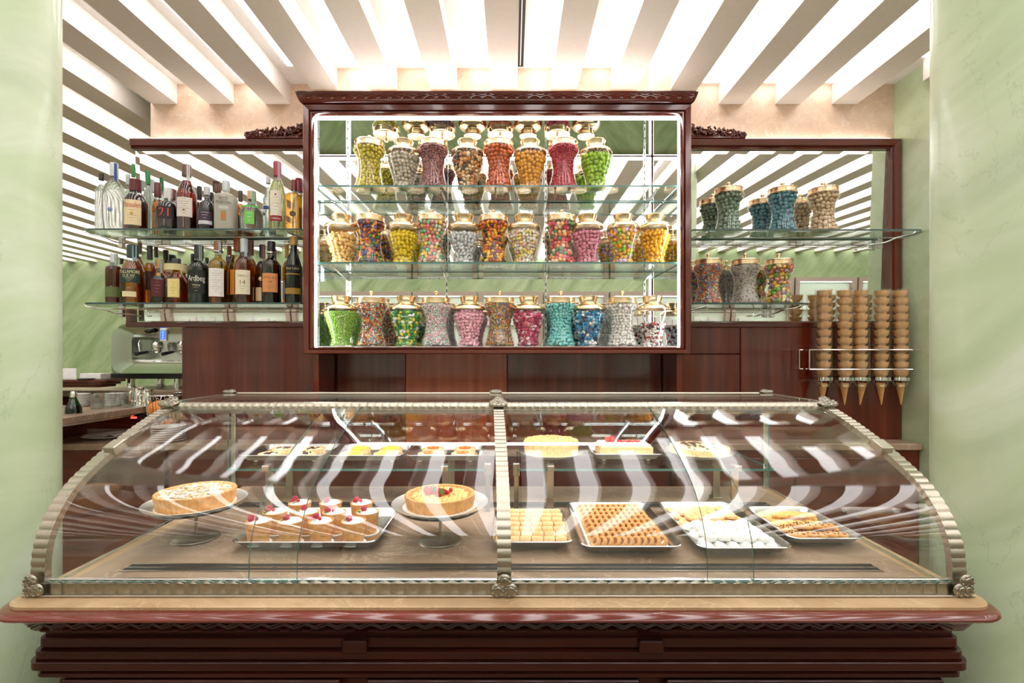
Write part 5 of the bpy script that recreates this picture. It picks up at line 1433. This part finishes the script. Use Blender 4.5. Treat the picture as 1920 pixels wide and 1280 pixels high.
# ================================================================== CONE DISPENSER
CD = 2.705
ctr = [px(p, CD) for p in (1544, 1583, 1614.5, 1652, 1688)]
cd = thing('cone_dispenser', 'rack of five clear tubes filled with wafer cups beside the green wall', 'dispenser', (sum(ctr) / 5, CD, Z(-0.14)))
cz = Z(-0.14); cxm = sum(ctr) / 5
TUBE = MB().lathe([(0.040, 0.0), (0.040, 0.502), (0.0425, 0.502), (0.0425, 0.0), (0.040, 0.0)], 36).mesh('tube', M['acrylic'], 40)
b = MB().lathe([(0.042, -0.006), (0.0445, -0.006), (0.0445, 0.012), (0.042, 0.012), (0.042, -0.006)], 32)
COL = b.mesh('collar', M['chrome'], 30)
b = MB()
for k in range(10):
    a = 2 * PI * k / 10
    b.tube([(0.042 * math.cos(a), 0.042 * math.sin(a), -0.005), (0.024 * math.cos(a), 0.024 * math.sin(a), -0.036)], 0.0028, 5)
b.lathe([(0.022, -0.036), (0.036, -0.036), (0.036, -0.039), (0.022, -0.039), (0.022, -0.036)], 24)
NOZ = b.mesh('nozzle', M['acrylic'], 40)
NOZ2 = MB().lathe([(0.0215, -0.030), (0.0235, -0.030), (0.0235, -0.041), (0.0215, -0.041), (0.0215, -0.030)], 24).mesh('nozzle_ring', M['brass'], 30)
WCUP = MB().lathe(sm([(0.0, 0.0), (0.0185, 0.0), (0.0195, 0.004), (0.021, 0.013)], 2) + sm([(0.028, 0.018), (0.033, 0.028), (0.0345, 0.042)], 3) + [(0.0355, 0.0425), (0.0355, 0.049), (0.0335, 0.049), (0.031, 0.03), (0.018, 0.016), (0.0, 0.014)], 28).mesh('wafer_cup', M['wafer'], 40)
WCONE = MB().lathe([(0.0, -0.105), (0.0025, -0.1045), (0.0195, -0.004), (0.0205, -0.003), (0.0205, 0.018), (0.0185, 0.018), (0.0, -0.09)], 24).mesh('wafer_cone', M['wafer'], 40)
ordn = ['first', 'second', 'third', 'fourth', 'fifth']
for i, x in enumerate(ctr):
    tb = put('tube', TUBE, cd, (x - cxm, 0, 0)); put('collar', COL, tb); put('nozzle', NOZ, tb); put('nozzle_ring', NOZ2, tb)
    for k in range(11):
        o = put('wafer_cup', WCUP, None, (x + 0.004 * math.sin(i * 2 + k * .15), CD, cz + 0.004 + 0.0442 * k), (0, 0, rng.uniform(0, 6)))
        tag(o, 'wafer cup, %s from the bottom of the %s dispenser tube' % (ORD[k], ordn[i]), 'wafer cup', 'wafer cups in the %s tube' % ordn[i])
    o = put('wafer_cone', WCONE, None, (x + 0.003 * ((i * 7) % 3 - 1), CD, cz - 0.038), (R(2), R([2, -3, 4, -5, -5][i] * 0.8), 0))
    tag(o, 'pointed wafer cone hanging from the %s dispenser tube' % ordn[i], 'cone')
xa, xb = px(1508, CD) - cxm, px(1715, CD) - cxm
for zz in (0.165, 0.057):
    for yy in (-0.046, 0.046):
        MB().tube([(xa, yy, zz), (xb, yy, zz)], 0.004, 8).build('rail', M['chrome'], cd)
for yy in (-0.046, 0.046): MB().tube([(xa, yy, 0.165), (xa, yy, 0.057)], 0.004, 8).build('rail_end', M['chrome'], cd)
for zz in (0.165, 0.057):
    for xx in (xa + 0.02, xb - 0.02): MB().tube([(xx, -0.046, zz), (xx, 0.046, zz), (xx, 0.084, zz)], 0.0035, 8).build('wall_stay', M['chrome'], cd)

# ================================================================== COFFEE STATION BEHIND THE LEFT COLUMN
CT = Z(-0.315)
bar = thing('coffee_bar', 'stone topped coffee bar running away behind the bottles', 'counter', (-2.8, 2.6, 0))
def bp(name, m, x0, x1, y0, y1, z0, z1, c=0.003): return MB().cbox(x0 + 2.8, x1 + 2.8, y0 - 2.6, y1 - 2.6, z0, z1, c).build(name, M[m], bar)
bp('stone_top', 'stone', -3.5, -2.22, 2.2, 3.0, CT - 0.036, CT)
bp('steel_edge', 'steel', -2.9, -2.26, 2.22, 2.98, CT - 0.052, CT - 0.037)
bp('lower_ledge', 'stone', -3.5, -1.92, 2.645, 3.62, Z(-0.525), Z(-0.49))
bp('front_panel', 'wood', -3.5, -1.92, 2.67, 3.6, 0.0, Z(-0.527))
bp('body', 'wood', -3.5, -2.63, 2.22, 3.0, Z(-0.49) + 0.0005, CT - 0.053)
bp('stone_ledge', 'stone', -3.5, -1.93, 3.15, 3.72, Z(-0.275), Z(-0.235))
bp('ledge_body', 'wood', -3.5, -1.95, 3.18, 3.6, Z(-0.49) + 0.0005, Z(-0.2755))
d = bp('control_panel', 'black', -2.30, -2.225, 2.90, 2.975, CT - 0.075, CT - 0.053)
M['red_digits'] = emit('red_digits', (1.0, 0.03, 0.02), 4.0)
MB().box(-2.285 + 2.8, -2.25 + 2.8, 2.898 - 2.6, 2.8995 - 2.6, CT - 0.07, CT - 0.059).build('red_display', M['red_digits'], d, smooth=0)
# espresso machine
EX0, EX1, EY0, EZ0, EZ1 = -2.80, -1.97, 3.22, Z(-0.158), Z(0.211)
em = thing('espresso_machine', 'polished steel espresso machine on the coffee bar behind the mahogany panel', 'espresso machine', (-2.4, 3.42, Z(-0.235)))
def el(b): b.v = [(v[0] + 2.4, v[1] - 3.42, v[2] - Z(-0.235)) for v in b.v]; return b
poly = []
side = sm([(EX0 + 0.03, EZ0), (EX0 + 0.006, EZ0 + 0.03), (EX0, EZ0 + 0.10), (EX0 + 0.012, EZ0 + 0.27), (EX0 + 0.04, EZ1 - 0.03), (EX0 + 0.09, EZ1 - 0.002), (EX0 + 0.16, EZ1)], 4)
M['machine'] = plain('machine_steel', srgb(186, 196, 180), 0.12, 1.0, 0.02)
b = MB().prism(side + [(EX1, EZ1), (EX1, EZ0)], EY0 + 0.16, EY0 + 0.45); el(b).build('housing', M['machine'], em)
# front fascia with a window-like opening
ox0, ox1, oz0, oz1 = EX0 + 0.26, EX1 - 0.06, EZ0 + 0.10, EZ1 - 0.075
o_ = rrect(EX0 + 0.13, EX1 + 0.02, EZ0 + 0.03, EZ1 - 0.03, 0.07, 6); i_ = rrect(ox0, ox1, oz0, oz1, 0.04, 6)
b = MB()
rows = [[(x, EY0 + 0.17, z) for x, z in o_], [(x, EY0 + 0.03, z) for x, z in o_], [(x * 0.985 + i_[k][0] * 0.015, EY0, z * 0.985 + i_[k][1] * 0.015) for k, (x, z) in enumerate(o_)], [(x, EY0 + 0.01, z) for x, z in i_], [(x, EY0 + 0.15, z) for x, z in i_]]
b.grid(rows, closed_u=True); el(b).build('fascia', M['machine'], em, smooth=50)
el(MB().box(ox0 - 0.02, ox1 + 0.02, EY0 + 0.145, EY0 + 0.155, oz0 - 0.02, oz1 + 0.02)).build('back_plate', M['steel'], em)
el(MB().cbox(ox0 + 0.01, ox1 - 0.005, EY0 - 0.01, EY0 + 0.14, oz0 + 0.0, oz0 + 0.014, 0.003)).build('drip_tray', M['chrome'], em)
for k, x in enumerate((ox0 + 0.13, ox0 + 0.30)):
    g = el(MB().lathe([(0.0, 0.0), (0.03, 0.0), (0.034, 0.01), (0.034, 0.035), (0.026, 0.05), (0, 0.05)], 24, (x, EY0 + 0.07, oz1 - 0.10))).build('group_head', M['chrome'], em)
    pf = el(MB().lathe([(0.0, -0.025), (0.02, -0.025), (0.029, -0.012), (0.029, 0.0), (0, 0.0)], 20, (x, EY0 + 0.07, oz1 - 0.10)).tube([(x, EY0 + 0.045, oz1 - 0.11), (x - 0.01, EY0 - 0.01, oz1 - 0.12)], 0.007, 8)).build('portafilter', M['chrome'], em)
    el(MB().tube([(x - 0.01, EY0 - 0.01, oz1 - 0.12), (x - 0.022, EY0 - 0.09, oz1 - 0.135)], [0.009, 0.013], 10)).build('handle', M['black'], pf)
el(MB().tube([(ox0 + 0.03, EY0 + 0.06, oz1 - 0.02), (ox0 + 0.03, EY0 + 0.03, oz1 - 0.06), (ox0 + 0.05, EY0 + 0.02, oz0 + 0.05)], 0.005, 8)).build('steam_wand', M['chrome'], em)
el(MB().ell((ox0 + 0.135, EY0 - 0.015, oz1 + 0.02), (0.032, 0.02, 0.02), None, 16, 10)).build('steam_knob', M['black'], em)
sc_ = el(MB().cbox(ox0 + 0.20, ox0 + 0.25, EY0 - 0.012, EY0 + 0.005, oz1 - 0.05, oz1 + 0.035, 0.004)).build('control_box', M['chrome'], em)
M['screen'] = emit('blue_screen', (0.06, 0.16, 0.85), 0.9)
el(MB().box(ox0 + 0.208, ox0 + 0.242, EY0 - 0.0135, EY0 - 0.0125, oz1 - 0.038, oz1 + 0.022)).build('screen', M['screen'], sc_, smooth=0)
M['icon'] = emit('screen_icon', (0.5, 0.7, 1.0), 1.0)
b = MB()
for q in range(3): b.lathe([(0.0045, 0), (0.0062, 0)], 14, (0, 0, 0)); b.v[-28:] = [(ox0 + 0.225 + v[0], EY0 - 0.0142, oz1 - 0.026 + 0.018 * q + v[1]) for v in b.v[-28:]]
el(b).build('screen_icons', M['icon'], sc_, smooth=0, recalc=False)
for x in (EX0 + 0.2, EX0 + 0.52):
    for y in (EY0 + 0.08, EY0 + 0.36):
        el(MB().lathe([(0.0, 0.0), (0.03, 0.0), (0.03, 0.012), (0.024, 0.014), (0.024, 0.079), (0, 0.079)], 20, (x, y, Z(-0.235) + 0.0005))).build('foot', M['chrome'], em)
el(MB().cbox(EX0 + 0.05, EX1, EY0 + 0.05, EY0 + 0.42, EZ0 - 0.008, EZ0 + 0.03, 0.004)).build('chassis', M['black'], em)

# tall dark wood shelf with price cards
ws = thing('wood_shelf', 'dark mahogany bar shelf with moulded edge by the column', 'shelf', (-3.05, 3.06, CT))
MB().cbox(-0.5, 0.56, -0.1, 0.06, 0.142, 0.16, 0.003).build('top_board', M['wood'], ws)
b = MB().cbox(-0.5, 0.53, -0.085, 0.06, 0.126, 0.142, 0.004).cbox(-0.5, 0.5, -0.07, 0.06, 0.11, 0.126, 0.004); b.build('moulding', M['wood'], ws)
MB().cbox(-0.5, 0.1, -0.04, 0.05, 0.0005 - 0.0, 0.11, 0.003).build('support', M['wood'], ws)
zt_ = CT + 0.1605
o = MB().cbox(-0.042, 0.042, -0.003, 0.003, 0, 0.066, 0.001).build('card_holder', M['paper'], None, (px(131, 3.04), 3.04, zt_)); tag(o, 'upright blank white card standing on the bar shelf', 'card')
o = MB().cbox(-0.065, 0.065, -0.04, 0.04, 0, 0.036, 0.003).build('white_box', M['porcelain'], None, (px(179, 3.04), 3.04, zt_)); tag(o, 'low white box lying on the bar shelf', 'box')
o = MB().lathe([(0, 0), (0.04, 0), (0.045, 0.006), (0.04, 0.008), (0, 0.006)], 24).build('black_dish', M['black'], None, (px(162, 2.98), 2.975, zt_)); tag(o, 'small black dish on the bar shelf', 'dish')

# glasses and bar things
M['tumbler'] = glass('tumbler_glass', (0.90, 0.92, 0.92), 0.12)
def tumbler(p, d, label):
    t = thing('tumbler', label, 'glass', (px(p, d), d, CT + 0.0005), 0, 'faceted water tumblers')
    MB().lathe([(0, 0.0), (0.026, 0.0), (0.028, 0.003), (0.038, 0.088), (0.0365, 0.088), (0.027, 0.02), (0.0, 0.016)], 12).build('glass_body', M['tumbler'], t, smooth=20)
    MB().lathe([(0.0, 0.003), (0.0265, 0.003), (0.0268, 0.014), (0.0, 0.014)], 24).build('thick_base', M['tumbler'], t)
tumbler(181, 2.80, 'faceted tumbler nearest the green syrup bottle'); tumbler(204, 2.84, 'faceted tumbler standing between two others'); tumbler(236, 2.87, 'faceted tumbler nearest the steel milk jugs')
for k, (p, d, n, lb) in enumerate(((150, 2.93, 5, 'stack beside the syrup bottle'), (214, 2.96, 5, 'stack behind the tumblers'))):
    for i in range(n):
        o = MB().lathe(sm([(0, 0.0), (0.035, 0.0), (0.042, 0.006), (0.05, 0.014)], 2) + [(0.048, 0.015), (0.034, 0.004), (0, 0.003)], 28).build('saucer', M['porcelain'], None, (px(p, d), d, CT + 0.0006 + 0.0155 * i))
        tag(o, 'pale saucer, %s from the bottom of the %s' % (ORD[i], lb), 'saucer', 'saucers ' + lb)
t = thing('syrup_bottle', 'green swing bottle with steel pourer on the coffee bar', 'bottle', (px(138, 2.58), 2.58, CT + 0.0005))
gl = glass('green_bottle_glass', (0.06, 0.32, 0.12), 0.06)
MB().lathe(sm([(0, 0), (0.034, 0.0), (0.036, 0.006), (0.034, 0.03), (0.022, 0.06), (0.014, 0.078), (0.0135, 0.088)], 3), 24).build('glass_body', gl, t)
MB().lathe([(0, 0.003), (0.031, 0.003), (0.032, 0.03), (0.027, 0.042), (0, 0.042)], 24).build('syrup', M['black'], t)
MB().lathe([(0.0, 0.086), (0.015, 0.086), (0.015, 0.108), (0.011, 0.117), (0, 0.117)], 20).build('pourer', M['chrome'], t)
for k, (p, d, h) in enumerate(((261, 2.93, 0.115), (276, 2.95, 0.10))):
    t = thing('milk_jug', ('taller' if k == 0 else 'shorter') + ' steel milk jug at the end of the coffee bar', 'jug', (px(p, d), d, CT + 0.0005))
    MB().lathe(sm([(0, 0), (0.036, 0.0), (0.038, 0.01), (0.034, h * .6), (0.03, h * .85), (0.033, h)], 3) + [(0.031, h), (0.028, h * .8), (0, 0.01)], 28).build('body', M['chrome'], t)
    MB().tube(sm([(0.0, -0.03, h * .8), (-0.005, -0.06, h * .8), (-0.006, -0.062, h * .4), (0.0, -0.034, h * .25)], 5), 0.004, 8).build('handle', M['chrome'], t)
# wire fruit basket
BX, BY, BZ = px(318, 2.95), 2.95, Z(-0.49) + 0.001
t = thing('wire_basket', 'round wire fruit basket beside the mahogany panel', 'basket', (BX, BY, BZ))
b = MB()
for zz, r in ((0.245, 0.125), (0.003, 0.09)): b.tube([(r * math.cos(2 * PI * i / 40), r * math.sin(2 * PI * i / 40), zz) for i in range(40)], 0.0028, 6, True)
b.build('rims', M['chrome'], t)['kind'] = 'stuff'
for k in range(16):
    a0, a1 = 2 * PI * k / 16, 2 * PI * (k + .62) / 16
    def q(a, z): r = 0.09 + 0.034 * z / 0.24; return (r * math.cos(a), r * math.sin(a), z)
    pts = [q(a0, 0.003), q(a0, 0.1), q(a0, 0.2)] + [q(a0 + (a1 - a0) * u, 0.2 + 0.034 * math.sin(PI * u)) for u in (0.2, 0.4, 0.6, 0.8)] + [q(a1, 0.2), q(a1, 0.1), q(a1, 0.003)]
    MB().tube(pts, 0.002, 5).build('wire_arch', M['chrome'], t)
MB().lathe([(0, 0.002), (0.088, 0.002), (0.088, 0.005), (0, 0.005)], 30).build('floor_plate', M['chrome'], t)
def fruit(name, label, x, y, z, r, m):
    b = MB(); b.ell((0, 0, 0), (r, r, r * .94), None, 24, 14); t = thing(name, label, 'fruit', (BX + x, BY + y, BZ + z))
    b.build('peel', m, t, smooth=80); MB().ell((0.2 * r, -0.1 * r, r * .92), (r * .1, r * .1, r * .05), None, 8, 5).build('stalk', M['leaf'], t)
gm = plain('grapefruit_peel', srgb(240, 140, 50), 0.4, 0, 0.15, 12); ym = plain('lemon_peel', srgb(246, 196, 40), 0.4, 0, 0.1, 30)
fruit('grapefruit', 'large orange grapefruit in the wire basket', -0.038, -0.03, 0.158, 0.058, gm)
fruit('grapefruit', 'lower grapefruit hidden deeper in the wire basket', 0.0, 0.0, 0.055, 0.048, gm)
fruit('lemon', 'yellow lemon in the wire basket next to the mahogany panel', 0.062, 0.03, 0.172, 0.036, ym)
fruit('avocado', 'dark green avocado at the back of the wire basket', 0.015, 0.055, 0.215, 0.038, plain('avocado_skin', srgb(36, 44, 34), 0.5))
# plate with folded napkin
PX, PY = px(205, 2.86), 2.86
t = thing('oval_plate', 'white plate lying on the stone ledge by the column', 'plate', (PX, PY, Z(-0.49) + 0.0006))
MB().lathe(sm([(0, 0.004), (0.08, 0.004), (0.1, 0.009), (0.13, 0.016)], 3) + [(0.13, 0.0145), (0.09, 0.0), (0, 0.0)], 40).build('dish', M['porcelain'], t)
b = MB(); rows = []
for j in range(9):
    rows.append([(-0.07 + 0.14 * i / 10, -0.05 + 0.1 * j / 8, 0.008 + 0.014 * abs(math.sin(i * 0.9 + j * 0.35)) * (1 - abs(i - 5) / 7)) for i in range(11)])
b.grid(rows); o = b.build('napkin', M['paper'], None, (PX + 0.01, PY, Z(-0.49) + 0.0025), (0, 0, 0.5), smooth=60)
md = o.modifiers.new('thickness', 'SOLIDIFY'); md.thickness = 0.001
tag(o, 'crumpled white napkin on the plate', 'napkin')
for i in range(7):
    o = MB().lathe(sm([(0, 0.0), (0.05, 0.0), (0.07, 0.005), (0.085, 0.010)], 2) + [(0.084, 0.0115), (0.05, 0.003), (0, 0.003)], 32).build('dessert_plate', M['porcelain'], None, (-1.94, 2.73, Z(-0.49) + 0.0006 + 0.0125 * i))
    tag(o, 'white dessert plate, %s from the bottom of the stack on the back ledge' % ORD[i], 'plate', 'stack of dessert plates')
